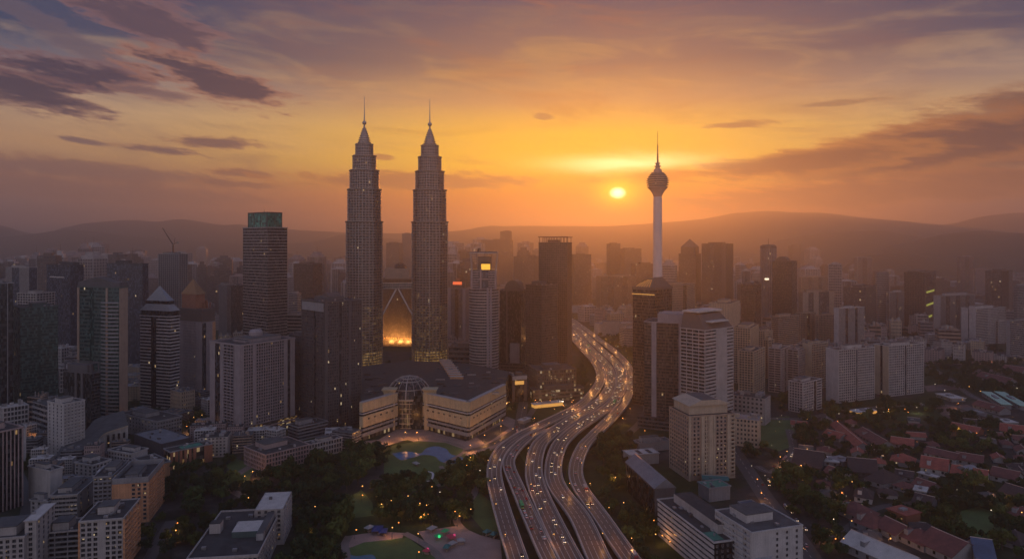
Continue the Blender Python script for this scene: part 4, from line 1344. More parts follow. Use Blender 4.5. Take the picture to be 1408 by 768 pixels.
t, w_, d_, z = block('narrow white apartment block with stacked balconies on its right face', 66, 87, 116, 556, 634, 28, 'white_wall', nF=4, nR=6, Rr='L1', F='X1', fh=3.4, sz=(1.4, 1.5), cat='apartment block', name='apartment_block', plant=1)
t, w_, d_, z = tower('office_block', 'pink ribbed office block cut by the left edge of the view', -34, -8, 31, 596, 706, 30, 'V1', 'V1', 'glass_black', 'pink_wall', fh=3.6, bay=4.6, units=5, cat='office block')
block('thin white annex beside the pink ribbed office block', 24, 30, 36, 590, 640, 40, 'white_wall', windows=False)
# front left cluster
block('cream foreground apartment block with sunset glow coloured onto its right face, bottom left', 110, 169, 191, 713, 784, -13, 'pale_wall', 'orange_glow_wall', nF=7, nR=9, Rr='L1', fh=3.35, units=14, sz=(2.4, 1.9), skipF=(3,))  # orange on the right face is sunset light put into the colour
block('recessed dark balcony block left of the cream foreground apartment block', 57, 112, 117, 729, 776, -13, 'pale_wall', 'grey_wall', nF=5, nR=1, F='L1', fh=3.3, D=22, windows=False, glass='glass_black')
block('narrow cream stair tower with a white sloping roof, bottom left', 34, 50, 66, 715, 800, -14, 'pale_wall', nF=1, nR=4, fh=3.3, D=30, roofmat='roof_slab', rim=.5, plant=0, units=1)
block('pale flats with rows of small windows at the bottom left corner', -40, 33, 40, 738, 806, -14, 'pale_wall', nF=8, nR=2, fh=3.3, D=30, units=10)
block('orange sunset toned block with a wide white fascia beside the park trees', 156, 203, 217, 662, 717, -13, 'orange_glow_wall', 'orange_glow_wall', nF=6, nR=7, Rr='L1', skipF=(0, 1, 2), fh=3.3, rim=4.5, D=46)  # sunset glow on these walls is part of their orange colour
block('grey balcony block touching the orange sunset toned block', 129, 154, 160, 655, 712, -13, 'grey_wall', nF=4, nR=3, F='L1', fh=3.3, D=40)
block('grey white office block with ribbon windows in the left cluster', 70, 106, 123, 680, 712, -12, 'pale_wall', nF=7, nR=3, fh=3.4, sz=(2.6, 1.5), D=45, roofmat='roof_grey')
block('windowless white box building with a roof frame in the left cluster', 39, 69, 86, 648, 694, 25, 'white_wall', nF=1, nR=2, windows=False, plant=1)
block('small dark roofed workshop in front of the windowless white box', 42, 66, 74, 690, 716, 12, 'grey_wall', nF=3, nR=2, units=14)
block('low white two storey block with dark windows, nearer of a pair', 103, 127, 152, 640, 660, 22, 'white_wall', nF=4, nR=5, fh=3.4)
block('low white block with a blank right wall, farther of a pair', 149, 181, 203, 624, 646, 22, 'white_wall', nF=8, nR=1, fh=3.6, skipR=(0,))
block('orange walled hall with a dark flat roof beside the park trees', 185, 207, 234, 641, 664, 40, 'orange_glow_wall', windows=False, plant=0)
t, w_, d_, z = block('terracotta theatre with green light coloured onto its roof', 226, 234, 292, 622, 646, 45, 'terracotta', Rr='N3 X1 N1', windows=False, plant=0, glass='glass_shop')
crown_box(t, 'painted_green_light', -w_ * .3, w_ * .3, -d_ * .2, d_ * .3, z + .36, z + .8, 'roof_green')  # green light on the roof, painted as a coloured slab
block('grey podium building below the silver pyramid tower', 165, 216, 250, 580, 606, 32, 'grey_wall', nF=12, nR=9, fh=4)
block('long low hall with a metal roof left of the theatre', 184, 222, 262, 611, 628, 38, 'dark_wall', windows=False, plant=0, roofmat='roof_metal')
block('low podium with white framed shopfronts at the foot of the mauve slab', 336, 365, 425, 626, 650, 42, 'pink_wall', Rr='G1', F='G1', windows=False, glass='glass_room', units=16, fh=4.5)
block('low white edged annex between the shopfront podium and the mall', 416, 424, 470, 612, 632, 45, 'pale_wall', Rr='G1', F='G1', windows=False, glass='glass_room', units=12, fh=5)
block('dark flat roofed hall behind the shopfront podium', 396, 410, 450, 588, 606, 42, 'grey_wall', F='B1', Rr='B1', glass='glass_room', windows=False)
# curved roof hall
ch = thing('curved_hall', 'pale hall with a long curved grey roof sweeping through the left cluster', 'hall', G(130, 630))
c0 = ch.location.copy()
mb = MB()
arc = smooth([(74, 648), (104, 644), (128, 634), (143, 622), (176, 616)], 5)
back = smooth([(84, 634), (104, 628), (120, 616), (134, 606), (170, 600)], 5)
hs = [9 + 15 * (i / (len(arc) - 1)) ** 1.3 for i in range(len(arc))]
A = [G(*p) - c0 for p in arc]; B = [G(*p) - c0 for p in back]
for i in range(len(A) - 1):
    mb.poly((A[i], A[i + 1], A[i + 1] + Vector((0, 0, hs[i + 1])), A[i] + Vector((0, 0, hs[i]))), 'pale_wall')
    mb.poly((B[i + 1], B[i], B[i] + Vector((0, 0, hs[i] + 5)), B[i + 1] + Vector((0, 0, hs[i + 1] + 5))), 'pale_wall')
for i in (0, -1):
    mb.poly((A[i], B[i], B[i] + Vector((0, 0, hs[i] + 5)), A[i] + Vector((0, 0, hs[i]))), 'pale_wall')
mb.build('wall', ch)
mb = MB()
up = Vector((0, 0, .15))
for i in range(len(A) - 1):
    f = lambda k: (A[k] + Vector((0, 0, hs[k])) + (A[k] - B[k]).normalized() * 2 + up, B[k] + Vector((0, 0, hs[k] + 5)) + up)
    a, b = f(i), f(i + 1)
    e = Vector((0, 0, 1.2))
    mb.hexa((a[0], b[0], b[1], a[1], a[0] + e, b[0] + e, b[1] + e, a[1] + e), 'beige_wall', 'roof_grey')
mb.build('roof', ch)
mb = MB()
u = (A[-1] - A[-6]).normalized(); nn = (u.y, -u.x)
for k in range(4): mb.obox((A[-6].x, A[-6].y), (u.x, u.y), nn, 3 + k * 5, 5 + k * 5, -.5, .5, 5, 18, 'window')
mb.build('tall_windows', ch)
pc = G(125, 624); reg_foot(pc.x, pc.y, 30); reg_foot(G(160, 610).x, G(160, 610).y, 24)
# flat roofed building at the bottom
t, w_, d_, z = block('broad flat roofed building with white roof sheds at the bottom beside the park', 258, 354, 380, 764, 806, -8, 'pale_wall', 'grey_wall', nF=14, nR=16, D=78, units=8, plant=0, rim=1.6)
for a, b, c_, d2, h, m1, m2 in ((-.05, .47, -.12, .12, 4.5, 'teal_wall', 'roof_slab'), (-.45, -.28, .0, .1, 7, 'pale_wall', 'roof_dark'), (.5, .62, -.2, .42, 5, 'grey_wall', 'roof_grey'), (-.1, .44, .16, .24, 3, 'grey_wall', 'roof_dark')):
    crown_box(t, 'roof_shed', a * w_ if a < .49 else .36 * w_, b * w_ if b < .49 else .47 * w_, c_ * d_, d2 * d_, z + .36, z + h, m1, m2)
block('tall end block with white roof and balconies behind the broad flat roof', 352, 388, 397, 699, 748, -8, 'pale_wall', nF=4, nR=8, Rr='L1', D=34, roofmat='roof_slab', plant=0, units=1, rim=.5)

# --- centre
t, w_, d_, z = tower('office_tower', 'floodlit tower with lattice dome seen between the twin skyscrapers', 527, 566, 570, 384, 478, 8, 'V1', 'V1', 'glass_brown', 'umber_wall', D=40, plant=0, bay=4)
crown_box(t, 'upper_block', -w_ * .45, w_ * .38, -d_ * .4, d_ * .4, z + .36, zat(369, 1475), 'brown_wall')
mb = MB()
for j in range(10):
    a = 2 * math.pi * j / 10
    for k in range(4):
        p = lambda q: (14 * math.cos(q * math.pi / 8) * math.cos(a), 14 * math.cos(q * math.pi / 8) * math.sin(a), zat(369, 1475) + 12 * math.sin(q * math.pi / 8))
        mb.tube(p(k), p(k + 1), .5, .5, 'dark_metal', 4)
mb.lathe([(12.5, zat(369, 1475) + .1), (11, zat(369, 1475) + 6), (6, zat(369, 1475) + 10)], 'glass_brown', 12)
mb.build('lattice_dome', t)
mb = MB()
rnd = random.Random(5)
for i in range(12):
    x = -w_ / 2 + w_ * (i + .5) / 12; h = rnd.uniform(.8, 1.8)
    mb.box(x - .6, x + .6, -d_ / 2 - 1.6, -d_ / 2 - .9, 19, 19 + h, 'crown_glow')
mb.build('floodlights', t)
for k, x in enumerate((-.3, 0.02, .3)):
    L_ = bpy.data.lights.new('floodlight', 'AREA'); L_.energy = 60000; L_.color = (1, .45, .1); L_.size = 10; L_.specular_factor = 0
    lo_ = bpy.data.objects.new('floodlight_lamp', L_); COL.objects.link(lo_); lo_.parent = t
    lo_.location = (x * w_, -d_ / 2 - 20, 10); lo_.rotation_euler = (R(155), 0, 0)
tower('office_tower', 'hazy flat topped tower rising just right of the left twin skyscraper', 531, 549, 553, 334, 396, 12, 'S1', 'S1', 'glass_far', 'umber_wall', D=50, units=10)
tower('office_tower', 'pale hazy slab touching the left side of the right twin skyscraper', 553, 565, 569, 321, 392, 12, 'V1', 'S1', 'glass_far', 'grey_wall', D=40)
t, w_, d_, z = tower('office_tower', 'ribbed tower with glowing red rooftop sign between twin and round towers', 616, 640, 645, 397, 484, 12, 'W1 V1.4 X1.5 V1.4 W1', 'V1', 'glass_brown', 'mauve_wall', D=40, plant=0)
crown_box(t, 'sign_block', -w_ * .3, w_ * .25, -d_ * .3, d_ * .3, z + .36, z + 11, 'umber_wall')
crown_box(t, 'lit_sign', -w_ * .28, w_ * .23, -d_ * .3 - .7, -d_ * .3 - .1, z + 8, z + 14, 'sign_red')
mb = MB(); mb.ball((-2, 0, z + 17), 5, 'terracotta', 8, 5); mb.build('rooftop_ball', t)
tower('office_block', 'low dark office block between the twin skyscraper and the round tower', 617, 648, 652, 478, 530, 8, 'B1', 'B1', 'glass_black', 'umber_wall', D=40, fh=7)
t, w_, d_, z = tower('office_tower', 'dark glass tower with a rounded roof hump right of the round tower', 687, 716, 723, 400, 512, 13, 'X2 W.4 X4', 'S1', 'glass_brown', 'umber_wall', plant=0)
mb = MB(); mb.loft([[(w_ * .08 - w_ * .38 * math.cos(a * math.pi / 10), y, z + .36 + 18 * math.sin(a * math.pi / 10)) for a in range(11)] for y in (-d_ * .4, d_ * .4)], 'umber_wall'); mb.build('rounded_crown', t)
podium(t, w_, d_, 5, 6, 16, 'umber_wall', 'glass_brown')
crown_box(t, 'ribbed_base', w_ * .0, w_ * .45, -d_ / 2 - .9, -d_ / 2 - .1, 16.01, z * .36, 'mauve_wall')
tower('office_tower', 'slim pale sliver tower behind the rounded roof tower', 716, 722, 726, 398, 488, 20, 'V1', 'V1', 'glass', 'pale_wall', D=25)
t, w_, d_, z = tower('office_tower', 'tallest dark gridded tower beside the expressway with open roof frame', 741, 780, 786, 334, 506, 13, 'G1', 'G1', 'glass_brown', 'umber_wall', fh=4, bay=3.5, plant=1)
mb = MB()
for i in range(9):
    for y in (-d_ * .48, d_ * .48):
        x = -w_ * .48 + w_ * .96 * i / 8
        mb.box(x - .5, x + .5, y - .5, y + .5, z + .36, z + 10, 'umber_wall')
mb.box(-w_ * .53, w_ * .53, -d_ * .53, -d_ * .46, z + 10, z + 11.5, 'umber_wall'); mb.box(-w_ * .53, w_ * .53, d_ * .46, d_ * .53, z + 10, z + 11.5, 'umber_wall')
mb.build('roof_frame', t)
t, w_, d_, z = tower('office_tower', 'dark reddish tower on a glazed podium in front of the tallest gridded tower', 723, 745, 766, 393, 522, 44, 'G1', 'G1', 'glass_brown', 'umber_wall', fh=4.2, units=10)
block('glazed podium block of gridded windows beside the expressway', 727, 739, 792, 510, 550, 76, 'umber_wall', Rr='G1', F='G1', glass='glass_shop', windows=False, units=8, fh=5, cat='podium building', name='podium_building')
t, w_, d_, z = block('low lit retail strip in front of the glazed podium block', 727, 733, 803, 537, 553, 77, 'umber_wall', Rr='B1', glass='glass_shop', windows=False, units=4, fh=5, cat='shops')
t, w_, d_, z = block('yellow lit gateway building between mall and glazed podium', 700, 704, 724, 517, 552, 72, 'umber_wall', Rr='P.6 X2 P.6', glass='glass_black', windows=False, units=2, cat='gateway', name='gateway_building')
crown_box(t, 'lit_portal', w_ / 2 + .3, w_ / 2 + .9, -d_ * .32, d_ * .32, z - 12, z - 7, 'strip_warm')
crown_box(t, 'pale_lintel', w_ / 2 + .3, w_ / 2 + 2.2, -d_ * .5, d_ * .5, z - 5, z, 'pale_wall')
tower('office_tower', 'hazy block with plain roof left of the tallest gridded tower', 706, 735, 744, 353, 418, 16, 'S1', 'S1', 'glass_far', 'umber_wall', units=14)

# --- right of the expressway
t, w_, d_, z = tower('office_tower', 'dark glass tower with glowing peaked roof in front of the telecom tower', 870, 900, 924, 399, 560, 42, 'S1', 'S1', 'glass_brown', 'umber_wall', fh=4.2, plant=0, units=0, rim=4)
mb = MB()
mb.hexa([(-w_ * .48, -d_ * .48, z + 3.5), (w_ * .48, -d_ * .48, z + 3.5), (w_ * .48, d_ * .48, z + 3.5), (-w_ * .48, d_ * .48, z + 3.5), (-w_ * .1, -d_ * .35, z + 13), (w_ * .3, -d_ * .2, z + 17), (w_ * .3, d_ * .2, z + 17), (-w_ * .1, d_ * .3, z + 13)], 'umber_wall')
mb.build('peaked_roof', t)
mb = MB()
for i in range(7): mb.box(-w_ / 2 - .9 + .01, -w_ / 2 + w_ * 1.02, -d_ / 2 - 1.0, -d_ / 2 - .8, z - 6.5, z - 5.5, 'strip_warm') if i == 0 else mb.tube((-w_ * .48 + w_ * .12 * i, -d_ * .49, z + 3.6), (-w_ * .15 + w_ * .06 * i, -d_ * .3, z + 13.6), .35, .35, 'crown_glow', 4)
mb.build('roof_lights', t)
t, w_, d_, z = tower('office_tower', 'tall tower with wide pale piers and dark glass beside the expressway', 886, 957, 966, 446, 594, 25, 's1.6 W1.1 s2 p.1 s1.6 p.1 s1 W1 s1.6 p.1 s1', 's1', 'glass_brown', 'mauve_wall', 'umber_wall', fh=3.8, plant=0)
mb = MB(); mb.box(-w_ * .24, w_ * .3, -d_ * .5, d_ * .35, z + .36, z + 11, 'mauve_wall'); mb.build('crown_block', t)
mb = MB()
for i in range(12): mb.ball((-w_ * .22 + w_ * .5 * i / 11, -d_ * .3, z + 11.5), 1.3, 'pale_wall', 6, 4)
mb.build('roof_tanks', t)
podium(t, w_, d_, 6, 8, 13, 'dark_wall', 'glass_black')
t, w_, d_, z = tower('office_tower', 'pale striped tower with stepped sloping crown right of the piered tower', 936, 970, 1008, 455, 606, 50, 'L1', 'R2.2 W2.4 R1.4', 'glass_black', 'pale_wall', fh=4, plant=0)
mb = MB()
mb.hexa([(-w_ * .5, -d_ * .5, z + .36), (w_ * .5, -d_ * .5, z + .36), (w_ * .5, d_ * .5, z + .36), (-w_ * .5, d_ * .5, z + .36), (-w_ * .5, -d_ * .4, z + 19), (w_ * .1, -d_ * .4, z + 17), (w_ * .1, d_ * .4, z + 17), (-w_ * .5, d_ * .4, z + 19)], 'umber_wall')
mb.box(-w_ * .52, w_ * .12, -d_ * .44, d_ * .44, z + 19.01, z + 21, 'roof_slab')
mb.box(-w_ * .1, w_ * .54, -d_ * .3, d_ * .3, z + 8.5, z + 10, 'roof_slab')
mb.build('stepped_crown', t)
# brown residential tower in front
t, w_, d_, z = block('brown apartment tower with a gabled upper block beside the car park', 921, 947, 1010, 573, 661, 77, 'brown_wall', 'beige_wall', fh=3.7, nF=9, nR=12, F='X1', Rr='P.4 X2 P.5 G1 P.3 w.6 P.3 X2.4 P.5 L1', sz=(2.0, 2.0), cat='apartment tower', name='apartment_tower', plant=0, units=3)
mb = MB()
mb.box(-w_ * .46, w_ * .34, -d_ * .42, d_ * .42, z + .36, z + 9, 'beige_wall', 'roof_grey')
mb.hexa([(-w_ * .5, -d_ * .46, z + 9.01), (w_ * .42, -d_ * .46, z + 9.01), (w_ * .42, d_ * .46, z + 9.01), (-w_ * .5, d_ * .46, z + 9.01), (-w_ * .44, -d_ * .18, z + 14), (w_ * .42, -d_ * .18, z + 14), (w_ * .42, d_ * .18, z + 14), (-w_ * .44, d_ * .18, z + 14)], 'beige_wall', 'roof_grey')
mb.build('gabled_block', t)
# white hall, pavilions and white office
t, w_, d_, z = block('long dark hall with a white folded metal roof beside the roadside trees', 861, 900, 928, 673, 714, 80, 'dark_wall', Rr='W1', windows=False, glass='glass_black', units=0, plant=0, roofmat='roof_slab', cat='hall', name='exhibition_hall')
mb = MB()
mb.hexa([(-w_ * .52, -d_ * .54, z + 1.3), (w_ * .52, -d_ * .54, z + 1.3), (w_ * .52, d_ * .54, z + 1.3), (-w_ * .52, d_ * .54, z + 1.3), (-w_ * .52, -d_ * .02, z + 8), (w_ * .52, -d_ * .02, z + 8), (w_ * .52, d_ * .06, z + 8), (-w_ * .52, d_ * .06, z + 8)], 'roof_metal', 'silver_roof')
mb.build('folded_roof', t)
t, w_, d_, z = block('white roofed pavilion with two dark roof slots below the piered tower', 857, 866, 906, 626, 640, 76, 'pale_wall', windows=False, units=0, plant=0, roofmat='roof_slab', rim=.8)
for a in (-.15, .2): crown_box(t, 'roof_slot', -w_ * .35, w_ * .35, d_ * a, d_ * (a + .12), z + .36, z + .7, 'black_wall')
block('low grey service block between the white hall and the piered tower', 872, 880, 922, 610, 622, 72, 'grey_wall', windows=False, roofmat='roof_grey', units=14)
t, w_, d_, z = block('white long office block with ribbon windows and a dark roof, bottom right', 905, 982, 1012, 746, 801, 74.5, 'white_wall', fh=3.6, nF=17, nR=4, F='R1', sz=(2.9, 1.6), plant=0, units=8, glass='glass_black', windows=False)
with_windows(t, w_, d_, 0, z, 3.6, 17, 4, (1.2, 1.5))
crown_box(t, 'upper_storey', -w_ * .42, w_ * .36, d_ * .1, d_ * 1.0, z + .36, z + 6.5, 'pale_wall', 'roof_dark')
crown_box(t, 'green_roof_patch', w_ * .3, w_ * .47, -d_ * .45, d_ * .05, z + .36, z + .6, 'roof_green')
t, w_, d_, z = block('white corner block with curved balconies joined to the long ribbon windowed office', 985, 1034, 1076, 733, 815, 72, 'white_wall', fh=3.7, nF=3, nR=5, Rr='X1', F='L1', skipR=(0, 1), sz=(1.5, 1.6), units=6, plant=1, D=38, roofmat='roof_grey')
mb = MB()
for f in range(6):
    pts = [(w_ / 2 + 4.5 * math.sin(math.pi * i / 8), -d_ / 2 + d_ * .42 * i / 8) for i in range(9)]
    mb.prism([(w_ / 2 - .3, -d_ / 2)] + pts[1:-1] + [(w_ / 2 - .3, -d_ / 2 + d_ * .42)], 2 + f * 3.7, 3.3 + f * 3.7, 'white_wall')
mb.build('curved_balconies', t)
t, w_, d_, z = block('long blue grey roofed shed behind the white corner block', 1016, 1060, 1078, 716, 742, 72, 'grey_wall', windows=False, roofmat='roof_blue', plant=0, units=3)
t, w_, d_, z = block('small podium with a green court roof behind the long white office', 960, 975, 1004, 672, 690, 72, 'grey_wall', windows=False, roofmat='roof_green', plant=0, units=5)
mb = MB(); mb.lathe([(4.2, 0), (4.2, 4), (3.4, 5.2)], 'roof_green', 20); mb.lathe([(3.7, 5.0), (2.8, 5.9)], 'silver_roof', 20)
tk = mb.build('water_tank'); tk.location = G(1064, 737) + Vector((0, 0, 0)); tag(tk, 'round water tank with pale lid and green rim beside the white corner block', 'water tank')
tk.location.z = 0
tk.scale = (1.6, 1.6, 3)

# --- right distance
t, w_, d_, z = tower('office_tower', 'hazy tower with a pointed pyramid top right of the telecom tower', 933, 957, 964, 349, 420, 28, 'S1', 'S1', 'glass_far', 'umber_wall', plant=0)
crown_box(t, 'crown_step', -w_ * .4, w_ * .4, -d_ * .4, d_ * .4, z + .36, z + 24, 'umber_wall')
pyramid_part(t, 'pyramid_roof', -w_ * .42, w_ * .42, -d_ * .42, d_ * .42, z + 24.1, zat(328, dep(420)), 'umber_wall')
tower('office_tower', 'broad hazy tower with vertical stripes, tallest of the group right of telecom tower', 965, 998, 1008, 335, 424, 29, 'V2 X1 V2 W1', 'V1', 'glass_far', 'umber_wall', plant=2, units=10)
ct = thing('round_tower', 'slim hazy cylindrical tower with two white lamps halfway up', 'tower', (xat(1056.5, 1830), 1830, 0))
mb = MB()
rr = 10.3 / FPX * 1830
mb.lathe([(rr, 0), (rr, zat(341, 1830))], 'glass_far', 24)
for j in range(24):
    a = 2 * math.pi * j / 24
    mb.obox((rr * math.cos(a), rr * math.sin(a)), (-math.sin(a), math.cos(a)), (math.cos(a), math.sin(a)), -1.1, 1.1, -.5, .6, 0, zat(341, 1830), 'mauve_wall')
mb.build('facade', ct)
mb = MB(); mb.lathe([(rr * 1.03, zat(341, 1830)), (rr * 1.03, zat(338, 1830)), (rr * .7, zat(336, 1830))], 'umber_wall', 24); mb.build('roof', ct)
mast(ct, 0, 0, zat(336, 1830), zat(327, 1830), r=.6)
for s in (-.55, .45):
    mb = MB(); mb.box(rr * s - 4, rr * s + 4, -rr - 2, -rr + 8, zat(384, 1830), zat(382, 1830), 'lamp_white'); mb.build('lamp', ct)
reg_foot(ct.location.x, 1830, 24); register(1046, 1067, 338, 1830, 450)
t, w_, d_, z = tower('office_tower', 'dark tower with a curved parapet right of the slim cylindrical tower', 1062, 1089, 1096, 360, 462, 30, 'S1', 'S1', 'glass_brown', 'umber_wall', plant=0, units=0)
mb = MB(); mb.loft([[(-w_ * .1 - w_ * .3 * math.cos(a * math.pi / 8), y, z + .36 + 12 * math.sin(a * math.pi / 8)) for a in range(9)] for y in (-d_ * .3, d_ * .3)], 'umber_wall'); mb.build('curved_parapet', t)
tower('office_tower', 'short black glass tower in front of the hazy striped towers', 1019, 1039, 1047, 392, 472, 30, 'S1', 'S1', 'glass_black', 'umber_wall', units=3)
tower('office_block', 'banded office block right of the glowing peaked roof tower', 893, 944, 955, 392, 476, 27, 'X1 R4 X.5', 'R1', 'glass_brown', 'brown_wall', units=14)
tower('office_block', 'pale gridded office block right of the striped stepped tower', 975, 1004, 1017, 418, 500, 30, 'g1', 'g1', 'glass_room', 'beige_wall')
T2 = [
    ('sand coloured flats with a boxy penthouse behind the striped stepped tower', 1007, 1032, 1043, 452, 528, 30, 'G1', 'G1', 'beige_wall'),
    ('narrow sand coloured flats nearest the striped stepped tower', 1016, 1036, 1051, 484, 550, 36, 'G1', 'L1', 'beige_wall'),
    ('cream flats with dark balcony recesses left of the white slab pair', 1057, 1074, 1085, 480, 540, 40, 'L1', 'G1 X.4 G1', 'pale_wall'),
    ('cream flats with a rounded end attached to the balcony recess flats', 1083, 1098, 1110, 482, 538, 44, 'L1', 'G1', 'pale_wall'),
    ('tall cream flats half hidden behind the left white slab', 1104, 1116, 1138, 474, 536, 56, 'W1', 'G1', 'beige_wall'),
    ('white apartment slab with blank left end, left of the white pair', 1136, 1153, 1202, 482, 554, 66, 'W1', 'G3 X.3 G3', 'white_wall'),
    ('white apartment slab with beige left end, right of the white pair', 1202, 1222, 1270, 476, 545, 68, 'w1.3 X.5 w1.2', 'G3 X.4 G3.4', 'white_wall'),
    ('short white apartment block standing in trees before the white slab pair', 1085, 1104, 1129, 527, 568, 52, 'G1', 'G2 X.5 L1', 'white_wall'),
    ('white tower with wide vertical stripes above the white slab pair', 1147, 1153, 1188, 424, 492, 66, 'W1', 'V2 X1 V2 X1 V2', 'white_wall'),
    ('hazy flats left of the wide striped white tower', 1121, 1126, 1147, 434, 484, 66, 'G1', 'G1', 'brown_wall'),
    ('hazy twin winged flats beside the brown banded block', 1095, 1101, 1122, 431, 482, 66, 'G1', 'G1 X.5 G1', 'brown_wall'),
    ('brown banded block below the dark curved parapet tower', 1061, 1070, 1098, 436, 494, 60, 'B1', 'B1', 'brown_wall'),
    ('hazy wide block with a portal facade behind the twin winged flats', 1098, 1104, 1147, 402, 462, 68, 'W1', 'W1 X1 W1 X2 W1', 'brown_wall'),
    ('hazy ribbed flats far behind the portal facade block', 1098, 1102, 1139, 381, 415, 70, 'V1', 'V1 X.6 V1 X.6 V1', 'beige_wall'),
    ('hazy slab tower with dark centre below the wooded hills', 1174, 1179, 1199, 354, 405, 68, 'V1', 'V1 X1 V1', 'pale_wall'),
    ('dark stepped tower left of the pale banded twin blocks', 1160, 1190, 1205, 396, 462, 38, 'S1', 'S1', 'umber_wall'),
    ('pale banded block left of the dark grid tower, taller of two', 1204, 1208, 1222, 375, 446, 66, 'B1', 'B1', 'pale_wall'),
    ('pale ribbed block touching the dark grid tower, shorter of two', 1219, 1223, 1243, 402, 452, 66, 'V1', 'V1 X.5 V1', 'pale_wall'),
    ('white ribbed long block right of the dark grid tower', 1284, 1293, 1340, 407, 462, 66, 'W1', 'V1 X1 V1 X1 V1 X1 V1', 'pale_wall'),
    ('white block with blank end and louvred front near the right edge', 1322, 1342, 1383, 425, 474, 66, 'W1 X.15 W1', 'B2 G3', 'white_wall'),
    ('dark ribbed tower near the right edge below wooded hills', 1355, 1378, 1392, 373, 442, 48, 'V1', 'V1 W.6', 'umber_wall'),
    ('hazy grey tower on the wooded slope at far right', 1316, 1321, 1338, 353, 410, 66, 'V1', 'V1 X1 V1', 'mauve_wall'),
    ('hazy pale block beside the grey tower on the wooded slope', 1339, 1342, 1358, 370, 414, 66, 'G1', 'G1', 'mauve_wall'),
    ('small white gridded block in front of the dark ribbed tower', 1369, 1373, 1388, 442, 472, 66, 'G1', 'G1', 'white_wall'),
    ('blue glass tower cut by the right edge of the view', 1394, 1399, 1432, 393, 472, 66, 'B1', 'B1', 'grey_wall'),
    ('low blue grey banded block at the right edge', 1384, 1389, 1436, 442, 494, 66, 'W1', 'B1', 'grey_wall'),
    ('sand flats between the short black tower and the brown banded block', 1043, 1052, 1062, 456, 500, 50, 'G1', 'G1', 'beige_wall'),
    ('low cream flats among the slabs with a dark stair core', 1050, 1056, 1064, 468, 520, 50, 'G1', 'L1', 'beige_wall'),
    ('hazy residential slab with white ribs beyond the expressway bend', 820, 826, 873, 380, 430, 76, 'V1', 'V1 X1 V1 X1 V1', 'brown_wall'),
    ('hazy tall block left of the residential slab beyond the expressway', 783, 789, 813, 350, 420, 76, 'S1', 'S1', 'umber_wall'),
    ('dim square tower under the sun, left of two', 834, 839, 853, 335, 397, 72, 'S1', 'S1', 'umber_wall'),
    ('dim square tower under the sun, right of two', 853, 859, 882, 342, 399, 72, 'S1', 'S1', 'umber_wall'),
    ('dim block close behind the telecom tower shaft', 868, 874, 898, 363, 420, 70, 'S1', 'S1', 'umber_wall'),
    ('hazy striped low block where the expressway vanishes behind towers', 852, 858, 880, 452, 480, 70, 'B1', 'B1', 'pale_wall'),
    ('hazy domed roof block behind the round tower crown', 664, 704, 709, 330, 388, 10, 'S1', 'S1', 'umber_wall'),
    ('hazy tall pair member with a spiked top behind the round tower', 688, 702, 706, 318, 386, 10, 'V1', 'V1', 'umber_wall'),
]
for lab, l, c, r, top, base, th, F, Rr, wall in T2:
    flats = any(k in lab for k in ('flats', 'slab', 'apartment'))
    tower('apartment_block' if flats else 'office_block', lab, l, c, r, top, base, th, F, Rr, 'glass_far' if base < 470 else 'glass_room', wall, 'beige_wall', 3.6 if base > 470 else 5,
          cat='apartment block' if flats else 'office block', D=40 if th < 15 else None, units=8, bay=4.2 if base > 470 else 6)
t, w_, d_, z = tower('office_tower', 'dark gridded tower with lime lit sky lobbies, right side', 1243, 1272, 1287, 375, 450, 40, 'G1', 'S1', 'glass_brown', 'umber_wall', fh=5, bay=6)
for k, zz_ in enumerate((.62, .38, .15)): crown_box(t, 'lit_lobby', w_ / 2 + .5, w_ / 2 + 1.0, -d_ * .4, d_ * (.3 - .2 * (k == 2)), z * zz_, z * zz_ + 5, 'sign_lime')
block('low white hall on the far side of the expressway bend', 817, 824, 872, 446, 462, 76, 'pale_wall', windows=False, plant=1, roofmat='roof_metal')

# ================================================================== FILLER CITY
def skyvis(l, r, top, d):
    """share of columns where something at depth d tops the nearer rank"""
    n = v = 0
    for px in range(int(l), int(r) + 1):
        if -35 < px < 1440:
            n += 1
            lim = min([t for dd, a, b, t in REG if dd < d and a <= px <= b] or [900])
            if top < lim - 2: v += 1
    return v / max(1, n)


NAMED = []
for d_, l_, r_, top_ in REG: NAMED.append((d_, l_, r_, top_, HZ + CAMZ * FPX / d_))


def hides_named(l, r, top, d):
    return any(dd > d and min(r, b) - max(l, a) > 1.5 and top < t + .72 * (bs - t) for dd, a, b, t, bs in NAMED)


FARDEF = [('G1', 'umber_wall'), ('V1', 'mauve_wall'), ('B1', 'pale_wall'), ('G1', 'white_wall'), ('G1', 'pale_wall'), ('V1 X1 V1', 'white_wall'), ('S1', 'dark_wall'), ('V2 X1 V1 X1 V2', 'pink_wall')]
FAR = []
for i, (sp, wl) in enumerate(FARDEF):
    for shape in range(2):
        mb = MB()
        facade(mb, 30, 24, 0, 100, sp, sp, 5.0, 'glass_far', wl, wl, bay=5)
        mb.box(-15.4, 15.4, -12.4, 12.4, 100.01, 101.2, wl)
        if shape == 0: mb.box(-7, 6, -6, 6, 101.21, 105, wl); mb.box(8, 11, -3, 3, 101.21, 103, 'grey_wall')
        else:
            mb.box(-12, 12, -9, 9, 101.21, 106, wl); mb.box(-7, 7, -6, 6, 106.01, 112, wl)
            mb.tube((0, 0, 112), (0, 0, 124), .4, .15, 'dark_metal', 4)
        FAR.append((mb.mesh('far_tower'), wl, ('flat', 'stepped')[shape], sp))
TONE = {'umber_wall': 'dark', 'mauve_wall': 'mauve grey', 'pale_wall': 'pale', 'dark_wall': 'blackish', 'brown_wall': 'brownish', 'white_wall': 'whitish', 'pink_wall': 'pinkish'}
